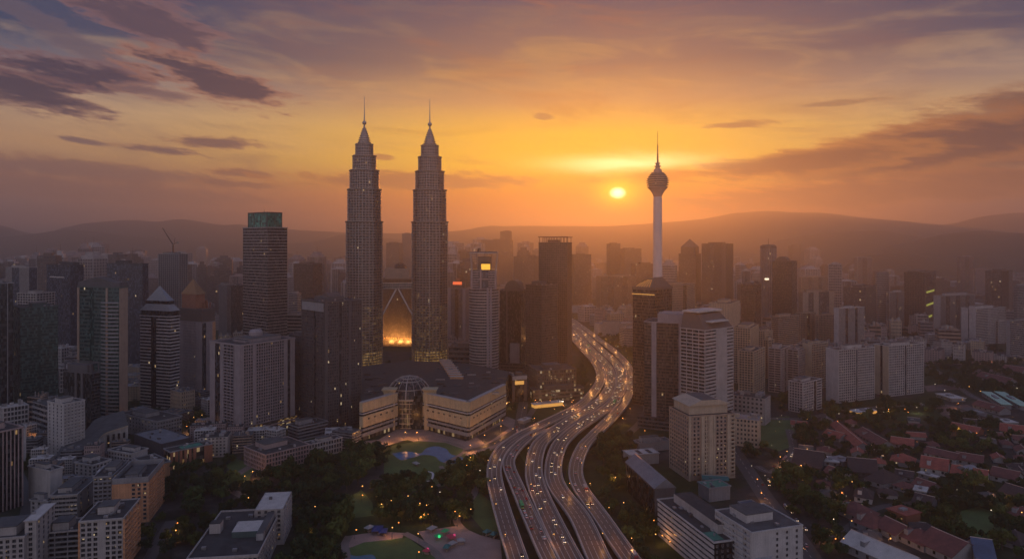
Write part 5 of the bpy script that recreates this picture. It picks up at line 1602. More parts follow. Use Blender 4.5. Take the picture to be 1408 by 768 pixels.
PAT = {'G1': 'gridded', 'V1': 'ribbed', 'B1': 'banded', 'S1': 'plain', 'V1 X1 V1': 'split ribbed', 'V2 X1 V1 X1 V2': 'striped'}
rnd = random.Random(21)
HWY = CWPTS['D'][0]


def near_hwy(x, y, r=70):
    if 860 < y < 2300 and any((p.x - x) ** 2 + (p.y - y) ** 2 < r * r for p in HWY): return True
    return False


def top_at(px):
    """typical skyline of the background city"""
    k = [(-50, 372), (60, 362), (130, 355), (220, 372), (330, 368), (430, 366), (480, 372), (540, 362), (620, 350), (690, 345), (740, 362), (800, 352), (850, 352), (900, 368), (960, 366), (1040, 372), (1100, 372), (1180, 388), (1250, 390), (1330, 396), (1450, 396)]
    for (a, b), (c, d) in zip(k, k[1:]):
        if px <= c: return b + (d - b) * (px - a) / (c - a)
    return 380


far_list = []
tries = 0
while len(far_list) < 235 and tries < 9000:
    tries += 1
    px = rnd.uniform(-20, 1430)
    d = 1900 + 3500 * rnd.random() ** 1.1
    if px > 1180 and d < 2300: continue
    t0 = top_at(px) + rnd.gauss(4, 13)
    if 730 < px < 900: t0 += 10
    top = max(326, min(t0, HZ + (CAMZ - 35) * FPX / d))
    h = zat(top, d)
    if h < 35: continue
    wpx = rnd.uniform(11, 26) * (2400 / d) ** .35
    l, r = px - wpx / 2, px + wpx / 2
    x = xat(px, d)
    wd = wpx / FPX * d
    if not free(x, d, wd * .6) or near_hwy(x, d): continue
    if hides_named(l, r, top, d) or skyvis(l, r, top, d) < .35: continue
    far_list.append((px, d, top, wd, h))
    reg_foot(x, d, wd * .6); register(l, r, top, d, 0)
LM = [(-40, 60, 'behind the left edge towers'), (60, 145, 'above the curved banded tower'), (145, 215, 'around the broad dark slab'), (215, 300, 'behind the crane tower'),
      (300, 335, 'left of the green capped tower'), (335, 400, 'behind the green capped tower'), (400, 478, 'left of the twin skyscrapers'), (478, 615, 'between the twin skyscrapers'),
      (615, 690, 'behind the round tower'), (690, 790, 'behind the tallest gridded tower'), (790, 905, 'below the sun'), (905, 965, 'right of the telecom tower'),
      (965, 1060, 'around the cylindrical tower'), (1060, 1150, 'above the brown banded block'), (1150, 1245, 'above the white slab pair'), (1245, 1320, 'right of the dark grid tower'), (1320, 1500, 'near the right edge')]
ORD = ['first', 'second', 'third', 'fourth', 'fifth', 'sixth', 'seventh', 'eighth', 'ninth', 'tenth', 'eleventh', 'twelfth', 'thirteenth', 'fourteenth', 'fifteenth', 'sixteenth', 'seventeenth', 'eighteenth', 'nineteenth', 'twentieth']
ORD += [a + ' ' + b for a in ('twenty', 'thirty', 'forty') for b in ORD[:9]]
for a, b, rel in LM:
    sel = sorted(q for q in far_list if a <= q[0] < b)
    kinds = [(FAR[rnd.randrange(len(FAR))]) for _ in sel]
    for i, (q, kd) in enumerate(zip(sel, kinds)):
        px, d, top, wd, h = q
        me, wl, shp, sp = kd
        o = put('distant_tower', me)
        o.location = (xat(px, d), d, 0)
        o.rotation_euler = (0, 0, R(rnd.choice([-12, 8, 20, -25, 35])))
        o.scale = (wd / 33, wd / 33 * rnd.uniform(.8, 1.3), h / (105 if shp == 'flat' else 112))
        same = [k for k in kinds if k is kd]
        lab = f'hazy {TONE[wl]} {PAT[sp]} tower, {ORD[i]} from left {rel}'
        tag(o, lab, 'tower', 'hazy background towers')

# low buildings between the towers
def inpark(px, py):
    return 210 < px < 700 and py > 608 and not (px < 335 and py < 640)


LOWD = [('g1', 'pale_wall', 'roof_dark'), ('B1', 'grey_wall', 'roof_grey'), ('G1', 'white_wall', 'roof_slab'), ('g1', 'pink_wall', 'roof_dark'), ('g1', 'beige_wall', 'roof_metal'), ('B1', 'brown_wall', 'roof_grey')]
LOW = []
for sp, wl, rf in LOWD:
    mb = MB()
    facade(mb, 26, 20, 0, 20, sp, sp, 3.5, 'glass_room', wl, wl, bay=3.6)
    mb.box(-13.3, 13.3, -10.3, 10.3, 20.01, 20.6, wl, rf)
    for i in range(6):
        x, y = rnd.uniform(-10, 10), rnd.uniform(-7, 7); a = rnd.uniform(.6, 2.6)
        mb.box(x - a, x + a, y - a * .7, y + a * .7, 20.61, 20.6 + rnd.uniform(1, 3.5), rnd.choice([wl, 'grey_wall', 'steel']))
    LOW.append((mb.mesh('low_building'), wl, rf))
low_list = []
tries = 0
while len(low_list) < 120 and tries < 12000:
    tries += 1
    px = rnd.uniform(-10, 1420)
    d = rnd.uniform(760, 2000)
    if px > 1040 and d < 1250: continue
    if 260 < px < 720 and d < 1010: continue
    if 700 < px < 860 and d < 1500: continue
    if px < 240 and d < 790: continue
    if 855 < px < 1020 and d < 900: continue
    if 1180 < px and d < 1700 and rnd.random() < .8: continue
    h = rnd.uniform(9, 42) * (1.25 if d > 1400 else .9)
    wd = rnd.uniform(22, 48)
    x = xat(px, d)
    if not free(x, d, wd * .5) or near_hwy(x, d, 62): continue
    if 1035 < px < 1100 and d < 1000: continue
    if 515 < px < 578 and d < 1480: continue
    py = HZ + (CAMZ - h) * FPX / d
    l, r = px - wd / 2 / d * FPX, px + wd / 2 / d * FPX
    if hides_named(l, r, py, d) or skyvis(l, r, py, d) < .5: continue
    low_list.append((px, d, wd, h)); reg_foot(x, d, wd * .55); register(l, r, py, d, 0)
for (pa, pb, da, db, ha, hb, wa, wb, cnt) in ((990, 1205, 1080, 1650, 28, 56, 20, 34, 22), (-5, 245, 560, 800, 10, 26, 15, 30, 22), (860, 1010, 900, 1300, 15, 40, 20, 36, 8), (255, 480, 720, 1000, 8, 22, 16, 34, 14)):
    got = tr = 0
    while got < cnt and tr < 6000:
        tr += 1
        px, d = rnd.uniform(pa, pb), rnd.uniform(da, db)
        h, wd = rnd.uniform(ha, hb), rnd.uniform(wa, wb)
        x = xat(px, d)
        if not free(x, d, wd * .42) or near_hwy(x, d, 50): continue
        if any(math.hypot(p.x - x, p.y - d) < wr / 2 + wd * .5 for pp_, wr in ROADS for p in pp_): continue
        py = HZ + (CAMZ - h) * FPX / d
        l, r = px - wd / 2 / d * FPX, px + wd / 2 / d * FPX
        if 200 < px and d < 790 and py > 600 and px < 480 and inpark(px, HZ + CAMZ * FPX / d): continue
        if hides_named(l, r, py, d) or skyvis(l, r, py, d) < .4: continue
        low_list.append((px, d, wd, h)); reg_foot(x, d, wd * .5); register(l, r, py, d, 0); got += 1
LT = {'pale_wall': 'pale', 'grey_wall': 'grey', 'white_wall': 'white', 'pink_wall': 'pinkish', 'beige_wall': 'beige', 'brown_wall': 'brown'}
LMR = [(a, b, rel.replace('above', 'beneath').replace('behind', 'at the foot of').replace('those ', '')) for a, b, rel in LM]
for a, b, rel, near in [(a, b, rel, False) for a, b, rel in LMR] + [(-50, 260, 'in the lower left cluster', True)]:
    sel = sorted(q for q in low_list if a <= q[0] < b and ((q[1] < 800 and q[0] < 260) == near))
    for i, q in enumerate(sel):
        px, d, wd, h = q
        me, wl, rf = LOW[rnd.randrange(len(LOW))]
        o = put('low_rise_block', me)
        o.location = (xat(px, d), d, 0)
        o.rotation_euler = (0, 0, R(rnd.choice([-20, 10, 25, -35, 50]) if d > 800 else rnd.choice([12, -24, 14])))
        o.scale = (wd / 30, wd / 30 * rnd.uniform(.7, 1.2), h / 21)
        tag(o, f'small {LT[wl]} low rise block, {(ORD + ["twenty first", "twenty second", "twenty third", "twenty fourth", "twenty fifth", "twenty sixth", "twenty seventh"] * 2)[i]} from left {rel}', 'building', 'low rise blocks between the towers')

# the carpet of far suburbs that reads as one mass
mb = MB()
for i in range(3800):
    px = rnd.uniform(-150, 1560); d = 1900 + 5600 * rnd.random() ** 1.1
    x = xat(px, d)
    if not free(x, d, 14) or near_hwy(x, d, 60): continue
    a = rnd.uniform(8, 24); b = rnd.uniform(8, 20)
    h = rnd.uniform(6, 22) if rnd.random() < .8 else rnd.uniform(25, 95 if d > 2800 else 45)
    if px > 1150 and h > 40: h *= .6
    z0 = 0
    mb.box(x - a, x + a, d - b, d + b, z0, h, rnd.choice(['pale_wall', 'grey_wall', 'brown_wall', 'umber_wall', 'pink_wall', 'mauve_wall']), rnd.choice(['roof_grey', 'roof_dark', 'maroon_tile', 'roof_slab']))
tag(mb.build('distant_city_blocks'), kind='stuff')

# ================================================================== HOUSES (lower right)
def house(label, p, q, width, h, roof, wall='pale_wall', kind='gable', rise=None, cat='house', name='house', over=1.0, windows=True):
    """p, q: ground ends of the ridge line"""
    a, b = G(*p), G(*q)
    c = (a + b) / 2
    L = (b - a).length
    ang = math.atan2(b.y - a.y, b.x - a.x)
    root = thing(name, label, cat, c, ang)
    L2, w2 = L / 2, width / 2
    rise = rise or width * .27
    mb = MB()
    mb.box(-L2, L2, -w2, w2, 0, h, wall)
    if kind == 'gable':
        for s in (-1, 1): mb.poly([(s * L2, -w2, h), (s * L2, w2, h), (s * L2, 0, h + rise)][::s], wall)
    mb.build('wall', root)
    mb = MB()
    e = over
    hi = h + rise
    dz = rise * e / w2
    if kind == 'hip':
        k = max(0.5, L2 - w2)
        A = [(-L2 - e, -w2 - e, h - dz), (L2 + e, -w2 - e, h - dz), (L2 + e, w2 + e, h - dz), (-L2 - e, w2 + e, h - dz)]
        r0, r1 = (-k, 0, hi), (k, 0, hi)
        mb.poly((A[0], A[1], r1, r0), roof); mb.poly((A[2], A[3], r0, r1), roof); mb.poly((A[1], A[2], r1), roof); mb.poly((A[3], A[0], r0), roof)
        mb.poly(A[::-1], wall)
        mb.tube((-k, 0, hi), (k, 0, hi), .25, .25, 'pale_wall', 4)
    elif kind == 'gable':
        for s in (-1, 1):
            mb.hexa([(-L2 - e, s * (w2 + e), h - dz), (L2 + e, s * (w2 + e), h - dz), (L2 + e, 0, hi), (-L2 - e, 0, hi), (-L2 - e, s * (w2 + e), h - dz + .35), (L2 + e, s * (w2 + e), h - dz + .35), (L2 + e, 0, hi + .35), (-L2 - e, 0, hi + .35)], roof)
        mb.tube((-L2 - e, 0, hi + .4), (L2 + e, 0, hi + .4), .3, .3, 'deck_edge', 4)
    elif kind == 'vault':
        n = 8
        mb.loft([[(x, -w2 * math.cos(math.pi * i / n), h + rise * math.sin(math.pi * i / n)) for i in range(n + 1)] for x in (-L2 - e, L2 + e)], roof)
    else:
        mb.box(-L2 - e, L2 + e, -w2 - e, w2 + e, h + .01, h + .7, roof)
        mb.box(-L2 * .3, L2 * .2, -w2 * .4, w2 * .3, h + .71, h + 2.2, 'grey_wall')
    mb.build('roof', root)
    if windows:
        n = min(8, max(2, int(L / 7)))
        for i in range(n):
            mb = MB(); x = -L2 + L * (i + .5) / n
            mb.box(x - 1.0, x + 1.0, -w2 - .12, -w2 + .1, h * .35, h * .75, 'window')
            mb.build('window', root)
    if kind in ('gable', 'hip') and (int(p[0] * 7 + p[1]) % 5) < 3:
        mb = MB(); x = L2 * (.35 if int(p[0]) % 2 else -.4)
        if int(p[1]) % 2: mb.lathe([(.9, h + rise * .45), (.9, h + rise * .55 + 2.0), (.3, h + rise * .55 + 2.4)], 'steel', 8, (x, -w2 * .45)); mb.build('water_tank', root)
        else: mb.box(x - 1.6, x + 1.6, -w2 * .8, -w2 * .25, h + rise * .2, h + rise * .85, wall, roof); mb.build('dormer', root)
    n = int(L // (width * .9)) + 1
    for i in range(n):
        s = -L2 + L * (i + .5) / n
        reg_foot(c.x + math.cos(ang) * s, c.y + math.sin(ang) * s, width * .62)
    return root


HS = [
    ('long narrow red tiled terrace beside the trees', (1150, 588), (1186, 619), 13, 6, 'red_tile', 'pale_wall', 'gable'),
    ('short red roofed house at the upper left of the long red terrace', (1138, 600), (1160, 606), 14, 6, 'red_tile', 'pale_wall', 'gable'),
    ('second long maroon terrace right of the long red terrace', (1186, 598), (1220, 618), 17, 6, 'maroon_tile', 'pale_wall', 'gable'),
    ('bright red house with a white gable, upper of two beside the alley', (1226, 612), (1256, 616), 16, 7, 'red_tile', 'white_wall', 'gable'),
    ('bright red house, lower of two beside the alley', (1226, 635), (1258, 640), 19, 7, 'red_tile', 'pale_wall', 'hip'),
    ('big red gabled house with white side wall right of the alley pair', (1268, 644), (1304, 650), 24, 8, 'red_tile', 'white_wall', 'gable'),
    ('maroon roof right behind the big red gabled house', (1276, 626), (1318, 636), 14, 7, 'maroon_tile', 'white_wall', 'gable'),
    ('red roofed hall with white arched dormer near the right edge', (1310, 655), (1358, 664), 20, 8, 'red_tile', 'white_wall', 'gable'),
    ('maroon roofed row house behind the arched dormer hall', (1316, 634), (1352, 640), 16, 7, 'maroon_tile', 'pale_wall', 'gable'),
    ('maroon terrace with a whitish front near the right edge', (1366, 656), (1402, 664), 18, 7, 'maroon_tile', 'white_wall', 'gable'),
    ('wide dark brown warehouse roof below the lit market road', (1094, 636), (1132, 642), 34, 6, 'brown_tile', 'dark_wall', 'gable'),
    ('dark brown warehouse roof right of the blue skylight', (1166, 646), (1204, 650), 28, 6, 'brown_tile', 'dark_wall', 'gable'),
    ('flat pinkish roof next to the blue skylight roof', (1132, 636), (1152, 638), 16, 6, 'roof_slab', 'grey_wall', 'flat'),
    ('pale blue skylight roof between two dark warehouses', (1148, 634), (1166, 640), 12, 6.5, 'roof_metal', 'grey_wall', 'flat'),
    ('dark tent like brown roof with a white ridge frame', (1202, 660), (1228, 668), 28, 7, 'brown_tile', 'pale_wall', 'hip'),
    ('dark hip roof house with three white garage doors', (1176, 684), (1200, 688), 18, 7, 'brown_tile', 'white_wall', 'hip'),
    ('long maroon hip roof house at lower centre right', (1160, 700), (1194, 716), 20, 7, 'maroon_tile', 'pale_wall', 'hip'),
    ('wide maroon hip roof joined to the long maroon house', (1182, 718), (1214, 730), 22, 7, 'maroon_tile', 'pale_wall', 'hip'),
    ('square red roofed box with pale rim above the maroon roofs', (1230, 708), (1256, 718), 15, 9, 'red_tile', 'terracotta', 'flat'),
    ('maroon gabled row house in front of the red box', (1218, 728), (1246, 742), 18, 7, 'maroon_tile', 'pale_wall', 'gable'),
    ('maroon row house with white party wall by the garden', (1246, 738), (1286, 756), 20, 7, 'maroon_tile', 'pale_wall', 'hip'),
    ('dark maroon barn roof at the bottom edge', (1282, 750), (1330, 772), 26, 8, 'maroon_tile', 'grey_wall', 'gable'),
    ('black roofed house with white gable end at the bottom right', (1336, 766), (1362, 770), 26, 9, 'roof_blue', 'white_wall', 'gable'),
    ('long white metal roofed hall on the bottom edge', (1172, 752), (1262, 792), 20, 9, 'roof_slab', 'grey_wall', 'gable'),
    ('little white flat roofed hut left of the garden trees', (1258, 677), (1274, 680), 12, 6, 'roof_slab', 'pale_wall', 'flat'),
    ('grey shed behind the little white hut', (1262, 668), (1286, 676), 14, 5, 'maroon_tile', 'grey_wall', 'gable'),
    ('long white strip roof above the grey shed', (1265, 654), (1288, 661), 5, 5, 'roof_slab', 'pale_wall', 'flat'),
    ('dim brown house below the grey shed', (1260, 692), (1284, 698), 16, 6, 'brown_tile', 'pale_wall', 'gable'),
    ('mint green long shed roof, left of two parallel ones', (1356, 544), (1384, 562), 10, 8, 'mint_roof', 'grey_wall', 'flat'),
    ('mint green long shed roof, right of two parallel ones', (1374, 544), (1410, 564), 10, 8, 'mint_roof', 'grey_wall', 'flat'),
    ('white flat roof beside the earth lot at the right edge', (1376, 584), (1392, 584), 16, 7, 'roof_slab', 'pale_wall', 'flat'),
    ('long red roof at the right edge under the white flat roof', (1376, 594), (1420, 600), 20, 7, 'red_tile', 'pale_wall', 'gable'),
    ('orange lit long low roof among the trees', (1310, 590), (1348, 598), 14, 6, 'red_tile', 'terracotta', 'gable'),
    ('red roofed terrace behind the mint green sheds', (1345, 560), (1382, 570), 16, 7, 'maroon_tile', 'pale_wall', 'gable'),
    ('grey roofed depot between road and mint green sheds', (1326, 566), (1368, 580), 16, 7, 'roof_grey', 'grey_wall', 'flat'),
    ('dark red roofed terrace on the far slope', (1350, 520), (1392, 530), 20, 7, 'maroon_tile', 'grey_wall', 'gable'),
    ('red roofed house beyond the far slope terrace', (1382, 510), (1410, 514), 20, 7, 'maroon_tile', 'grey_wall', 'gable'),
    ('pale long warehouse by the far road', (1296, 545), (1318, 552), 18, 6, 'roof_slab', 'grey_wall', 'flat'),
    ('brown house at the right edge beside the garden', (1384, 680), (1416, 690), 18, 7, 'brown_tile', 'pale_wall', 'gable'),
    ('red roofed bungalow right of the garden lawn', (1392, 708), (1420, 716), 18, 6, 'maroon_tile', 'pale_wall', 'hip'),
    ('brown bungalow in the lower right corner', (1380, 742), (1412, 752), 20, 6, 'brown_tile', 'pale_wall', 'hip'),
    ('dim maroon house between the dark warehouses and the tree', (1140, 652), (1164, 660), 14, 6, 'maroon_tile', 'pale_wall', 'gable'),
    ('small brown house tucked below the alley houses', (1232, 656), (1256, 660), 12, 6, 'brown_tile', 'pale_wall', 'gable'),
    ('small maroon house right of the tent like roof', (1234, 670), (1252, 676), 12, 6, 'maroon_tile', 'pale_wall', 'hip'),
]
for a in HS:
    a = list(a); a[3] *= 1.12; a[4] *= .72
    if a[6] == 'pale_wall': a[6] = 'grey_wall'
    house(*a)
mb = MB(); mb.loft([[(x, -6 * math.cos(math.pi * i / 8), 4.5 * math.sin(math.pi * i / 8)) for i in range(9)] for x in (-7, 7)], 'silver_roof')
dm = [o for o in COL.objects if o.get('label', '').startswith('red roofed hall with white arched')][0]
ar = mb.build('arched_dormer', dm); ar.location = (-2, 0, 8.5); ar.rotation_euler = (0, 0, R(60))
ps = house('glowing petrol station canopy under the white slabs', (1174, 570), (1200, 567), 13, 4.2, 'white_paint', 'strip_warm', 'flat', cat='petrol station', name='petrol_station', windows=False)
house('teal lit canopy roof behind the brown apartment tower', (966, 664), (1000, 666), 12, 6, 'canopy_teal', 'teal_wall', 'gable', rise=1.4, cat='canopy', name='canopy', windows=False)
house('low red shop row at the foot of the glazed podium', (733, 560), (772, 556), 10, 4.5, 'roof_slab', 'strip_warm', 'flat', cat='shop row', name='shop_row', windows=False)
house('white ramp canopy beside the slip road', (716, 582), (726, 578), 8, 3.5, 'roof_slab', 'pale_wall', 'flat', cat='canopy', name='canopy', windows=False)

# small houses that fill the kampung between the named ones
rnd = random.Random(57)
FILLH = []
tr = 0
while len(FILLH) < 28 and tr < 6000:
    tr += 1
    px, py = rnd.uniform(1095, 1412), rnd.uniform(580, 764)
    if 1285 < px < 1385 and 690 < py < 748: continue
    if px < 1090 + (py - 640) * .6: continue
    g = G(px, py)
    if not free(g.x, g.y, 9) or any(math.hypot(p.x - g.x, p.y - g.y) < wd / 2 + 9 for pts, wd in ROADS for p in pts): continue
    FILLH.append((px, py)); reg_foot(g.x, g.y, 9)
FILLH.sort()
CNT = {}
for px, py in FILLH:
    zone = 'behind the red terraces' if py < 622 else ('amid the middle roofs' if py < 690 else 'near the bottom maroon roofs')
    CNT[zone] = CNT.get(zone, -1) + 1
    g = G(px, py); a = rnd.choice([-.45, -.3, 1.15, -.38]); L = rnd.uniform(5.5, 9)
    p0 = pxof(Vector((g.x - L * math.cos(a), g.y - L * math.sin(a), 0))); p1 = pxof(Vector((g.x + L * math.cos(a), g.y + L * math.sin(a), 0)))
    rf = rnd.choice(['maroon_tile', 'maroon_tile', 'brown_tile', 'red_tile', 'roof_grey'])
    rn = {'maroon_tile': 'maroon', 'brown_tile': 'dark brown', 'red_tile': 'red', 'roof_grey': 'grey'}[rf]
    house(f'small {rn} roofed house, {(ORD + ["twenty first", "twenty second", "twenty third", "twenty fourth", "twenty fifth", "twenty sixth", "twenty seventh", "twenty eighth", "twenty ninth", "thirtieth"] * 3)[CNT[zone]]} from left of those {zone}', p0, p1, rnd.uniform(9, 13), 4, rf, rnd.choice(['grey_wall', 'pale_wall']), rnd.choice(['gable', 'hip']), windows=False)

# ================================================================== TREES
def leaf_crown(seed, mat, rx=1.0, h=1.0, lobes=9, leaves=620):
    rnd = random.Random(seed)
    mb = MB()
    L = []
    for i in range(lobes):
        a = rnd.uniform(0, 6.283); r = rnd.uniform(.15, .68)
        L.append((r * math.cos(a) * rx, r * math.sin(a) * rx, rnd.uniform(.42, .86) * h, rnd.uniform(.24, .42)))
    for i in range(leaves):
        cx, cyy, cz, lr = rnd.choice(L)
        v = Vector((rnd.gauss(0, 1), rnd.gauss(0, 1), rnd.gauss(.25, 1))).normalized()
        rr = lr * rnd.uniform(.55, 1.08)
        p = Vector((cx, cyy, cz)) + Vector((v.x * rr, v.y * rr, v.z * rr * .72))
        n = (v + Vector((rnd.gauss(0, .5), rnd.gauss(0, .5), rnd.gauss(0, .5)))).normalized()
        t = n.orthogonal().normalized(); b = n.cross(t)
        s = rnd.uniform(.045, .10)
        a = rnd.uniform(0, 6.28)
        t2 = t * math.cos(a) + b * math.sin(a); b2 = n.cross(t2)
        mb.poly((p - t2 * s - b2 * s * .6, p + t2 * s * .3 - b2 * s, p + t2 * s + b2 * s * .5, p - t2 * s * .2 + b2 * s), mat)
    return mb.mesh('crown'), L


def trunk_mesh(L):
    mb = MB()
    mb.tube((0, 0, 0), (0, 0, .45), .045, .03, 'bark', 6)
    for cx, cyy, cz, lr in L[:5]: mb.tube((0, 0, .34), (cx, cyy, cz), .022, .008, 'bark', 4)
    return mb.mesh('trunk')


TREES = []
for i in range(9):
    cm, L = leaf_crown(40 + i, ('leaf_a', 'leaf_b', 'leaf_c')[i % 3], 1.0, 1.0 if i < 6 else 1.25, 8 + i % 4, 560 + 60 * (i % 3))
    TREES.append((cm, trunk_mesh(L), ('dark', 'mid green', 'deep green')[i % 3], ('broad', 'broad', 'broad', 'broad', 'broad', 'broad', 'tall', 'tall', 'tall')[i]))


def inpoly(x, y, P):
    c = False
    for i in range(len(P)):
        (a, b), (d, e) = P[i], P[i - 1]
        if (b > y) != (e > y) and x < (d - a) * (y - b) / (e - b + 1e-9) + a: c = not c
    return c


ROADSEG = [(pts, wd) for pts, wd in ROADS]


def on_road(x, y, m=3):
    for pts, wd in ROADSEG:
        lim = (wd / 2 + m) ** 2
        for p in pts:
            if (p.x - x) ** 2 + (p.y - y) ** 2 < lim: return True
    return False


NOTREE = [[(574, 632), (590, 629), (606, 634), (612, 645), (606, 658), (590, 666), (576, 656)], [(482, 686), (497, 674), (511, 690), (514, 708), (486, 712)], [(642, 700), (658, 680), (674, 692), (684, 733), (664, 728)],
          [(535, 622), (580, 612), (640, 612), (642, 636), (600, 640), (540, 634)], [(470, 746), (484, 732), (560, 730), (600, 745), (600, 790), (470, 790)], [(580, 728), (640, 722), (690, 742), (692, 790), (590, 790)],
          [(1042, 574), (1085, 570), (1092, 585), (1096, 614), (1070, 622), (1038, 608)], [(1314, 706), (1345, 697), (1366, 705), (1374, 728), (1350, 743), (1320, 730)], [(490, 606), (545, 586), (700, 572), (700, 626), (640, 628), (560, 606), (520, 620)],
          [(315, 640), (335, 634), (350, 642), (338, 664), (320, 655)]]
REGN = [
    ('in the park grove behind the broad flat roof', [(215, 690), (235, 655), (300, 655), (345, 665), (420, 650), (470, 625), (500, 612), (530, 624), (524, 660), (480, 672), (478, 720), (420, 740), (400, 700), (350, 690), (300, 690), (250, 720), (215, 768), (195, 768)], 54, (13, 19)),
    ('in the grove below the lake lawn', [(520, 664), (575, 668), (640, 655), (652, 690), (640, 716), (570, 726), (520, 722), (516, 690)], 34, (11, 16)),
    ('at the bottom beside the park pool', [(380, 735), (470, 720), (468, 800), (380, 800)], 16, (12, 17)),
    ('on the shore of the lake', [(500, 624), (536, 618), (640, 606), (690, 606), (676, 640), (650, 660), (612, 670), (612, 640), (640, 638), (650, 625), (560, 612), (536, 634), (516, 650)], 22, (8, 13)),
    ('on the pool lawn among the stalls', [(510, 746), (562, 744), (560, 790), (512, 790)], 5, (13, 16)),
    ('in the roadside row by the white hall', [(812, 612), (846, 585), (868, 600), (858, 640), (880, 690), (908, 730), (928, 790), (893, 790), (862, 740), (835, 695), (818, 660)], 34, (11, 16)),
    ('on the green inside the expressway bend', [(728, 566), (770, 555), (800, 540), (812, 520), (800, 500), (790, 530), (740, 560)], 12, (10, 14)),
    ('around the right hand playing field', [(1010, 555), (1085, 545), (1140, 565), (1200, 556), (1280, 548), (1300, 558), (1210, 590), (1155, 580), (1110, 600), (1090, 632), (1050, 640), (1014, 640)], 36, (10, 16)),
    ('in the dark clump beside the right street', [(1062, 660), (1100, 650), (1150, 650), (1172, 690), (1150, 725), (1165, 768), (1140, 770), (1100, 735), (1080, 700)], 24, (13, 20)),
    ('between the red roofed houses', [(1160, 590), (1300, 575), (1300, 610), (1260, 640), (1260, 672), (1300, 680), (1260, 710), (1200, 690), (1120, 625)], 26, (7, 12)),
    ('around the garden lawn at lower right', [(1285, 668), (1360, 672), (1410, 690), (1410, 775), (1340, 760), (1290, 735), (1262, 712)], 28, (10, 17)),
    ('in the belt above the arched dormer hall', [(1300, 575), (1380, 575), (1412, 610), (1412, 650), (1350, 630), (1290, 620)], 24, (10, 16)),
    ('at the foot of the twin skyscrapers', [(527, 498), (568, 498), (570, 512), (526, 512)], 8, (10, 14)),
    ('along the street left of the apartment slab', [(255, 560), (290, 565), (292, 600), (250, 606)], 12, (8, 12)),
    ('on the verges beside the left ramp', [(655, 650), (676, 640), (676, 672), (660, 690)], 7, (8, 11)),
]
TP = []
rnd = random.Random(99)
ntree = 0
for rel, poly, cnt, (s0, s1) in REGN:
    xs = [p[0] for p in poly]; ys = [p[1] for p in poly]
    got = []
    tr = 0
    while len(got) < cnt and tr < 4000:
        tr += 1
        px, py = rnd.uniform(min(xs), max(xs)), rnd.uniform(min(ys), max(ys))
        if not inpoly(px, py, poly) or any(inpoly(px, py, q) for q in NOTREE): continue
        g = G(px, py)
        s = rnd.uniform(s0 * .72, s1 * 1.08)
        if not free(g.x, g.y, s * .38) or on_road(g.x, g.y, s * .3): continue
        if any((g.x - a) ** 2 + (g.y - b) ** 2 < (.42 * (s + c)) ** 2 for a, b, c in TP): continue
        TP.append((g.x, g.y, s)); got.append((px, g, s))
    got.sort(key=lambda q: q[0])
    for i, (px, g, s) in enumerate(got):
        k = rnd.randrange(len(TREES))
        cm, tm, tone, shape = TREES[k]
        o = thing('tree', f'{tone} {shape} crowned tree {rel}', 'tree', g, rnd.uniform(0, 6.28), 'trees ' + rel)
        sx = s * .7
        o.scale = (sx, sx, s * rnd.uniform(.75, .95))
        put('trunk', tm, o); put('crown', cm, o)
        ntree += 1
print('TREES', ntree)

# woods and street planting that read as one mass
SP = [(1.0, [(1180, 470), (1240, 452), (1300, 460), (1400, 490), (1420, 560), (1330, 540), (1275, 525), (1272, 480), (1210, 478)], 210, (9, 15)),
      (1.0, [(795, 470), (850, 455), (880, 470), (880, 500), (850, 480)], 60, (8, 13)),
      (1.0, [(1100, 395), (1300, 385), (1420, 395), (1420, 420), (1290, 408), (1150, 412)], 220, (12, 18)),
      (1.0, [(1190, 452), (1280, 445), (1330, 470), (1260, 474)], 60, (9, 14)),
      (1.0, [(-10, 590), (60, 585), (90, 630), (40, 650), (-10, 640)], 26, (8, 12)),
      (1.0, [(150, 560), (200, 556), (280, 560), (250, 600), (160, 600)], 20, (7, 11)),
      (1.0, [(1100, 555), (1280, 552), (1410, 590), (1410, 760), (1290, 770), (1100, 640)], 170, (6, 11)),
      (1.0, [(200, 640), (480, 620), (480, 760), (200, 768)], 100, (8, 13)),
      (1.0, [(520, 660), (650, 655), (650, 715), (520, 722)], 40, (7, 12)),
      (1.0, [(820, 600), (860, 590), (940, 780), (880, 780)], 40, (7, 12)),
      (1.0, [(1412, 490), (1560, 490), (1640, 768), (1412, 768)], 150, (9, 16)),
      (1.0, [(-150, 570), (-5, 590), (-40, 768), (-230, 768)], 60, (9, 14)),
      (1.0, [(700, 570), (790, 530), (810, 500), (790, 490), (720, 555)], 18, (7, 10))]
mb = MB()
src = []
for cm, tm, _, _ in TREES[:4]:
    src.append(([tuple(v.co) for v in cm.vertices], [tuple(p.vertices) for p in cm.polygons], cm.materials[0].name))
for _, poly, cnt, (s0, s1) in SP:
    xs = [p[0] for p in poly]; ys = [p[1] for p in poly]
    n = tr = 0
    while n < cnt and tr < 5000:
        tr += 1
        px, py = rnd.uniform(min(xs), max(xs)), rnd.uniform(min(ys), max(ys))
        if not inpoly(px, py, poly) or any(inpoly(px, py, q) for q in NOTREE): continue
        g = G(px, py); s = rnd.uniform(s0, s1)
        if not free(g.x, g.y, s * .3) or on_road(g.x, g.y, 2): continue
        if any((g.x - a) ** 2 + (g.y - b) ** 2 < (.3 * (s + c)) ** 2 for a, b, c in TP): continue
        TP.append((g.x, g.y, s)); n += 1
        V, F, mn = src[rnd.randrange(4)]
        b = len(mb.v); a = rnd.uniform(0, 6.28); ca, sa = math.cos(a) * s * .62, math.sin(a) * s * .62
        step = 1 if g.y < 1000 else 2
        k = mb.mi(mn)
        mb.v += [(g.x + ca * x - sa * y, g.y + sa * x + ca * y, z * s * .85) for x, y, z in V]
        for f in F[::step]: mb.f.append(tuple(b + j for j in f)); mb.m.append(k)
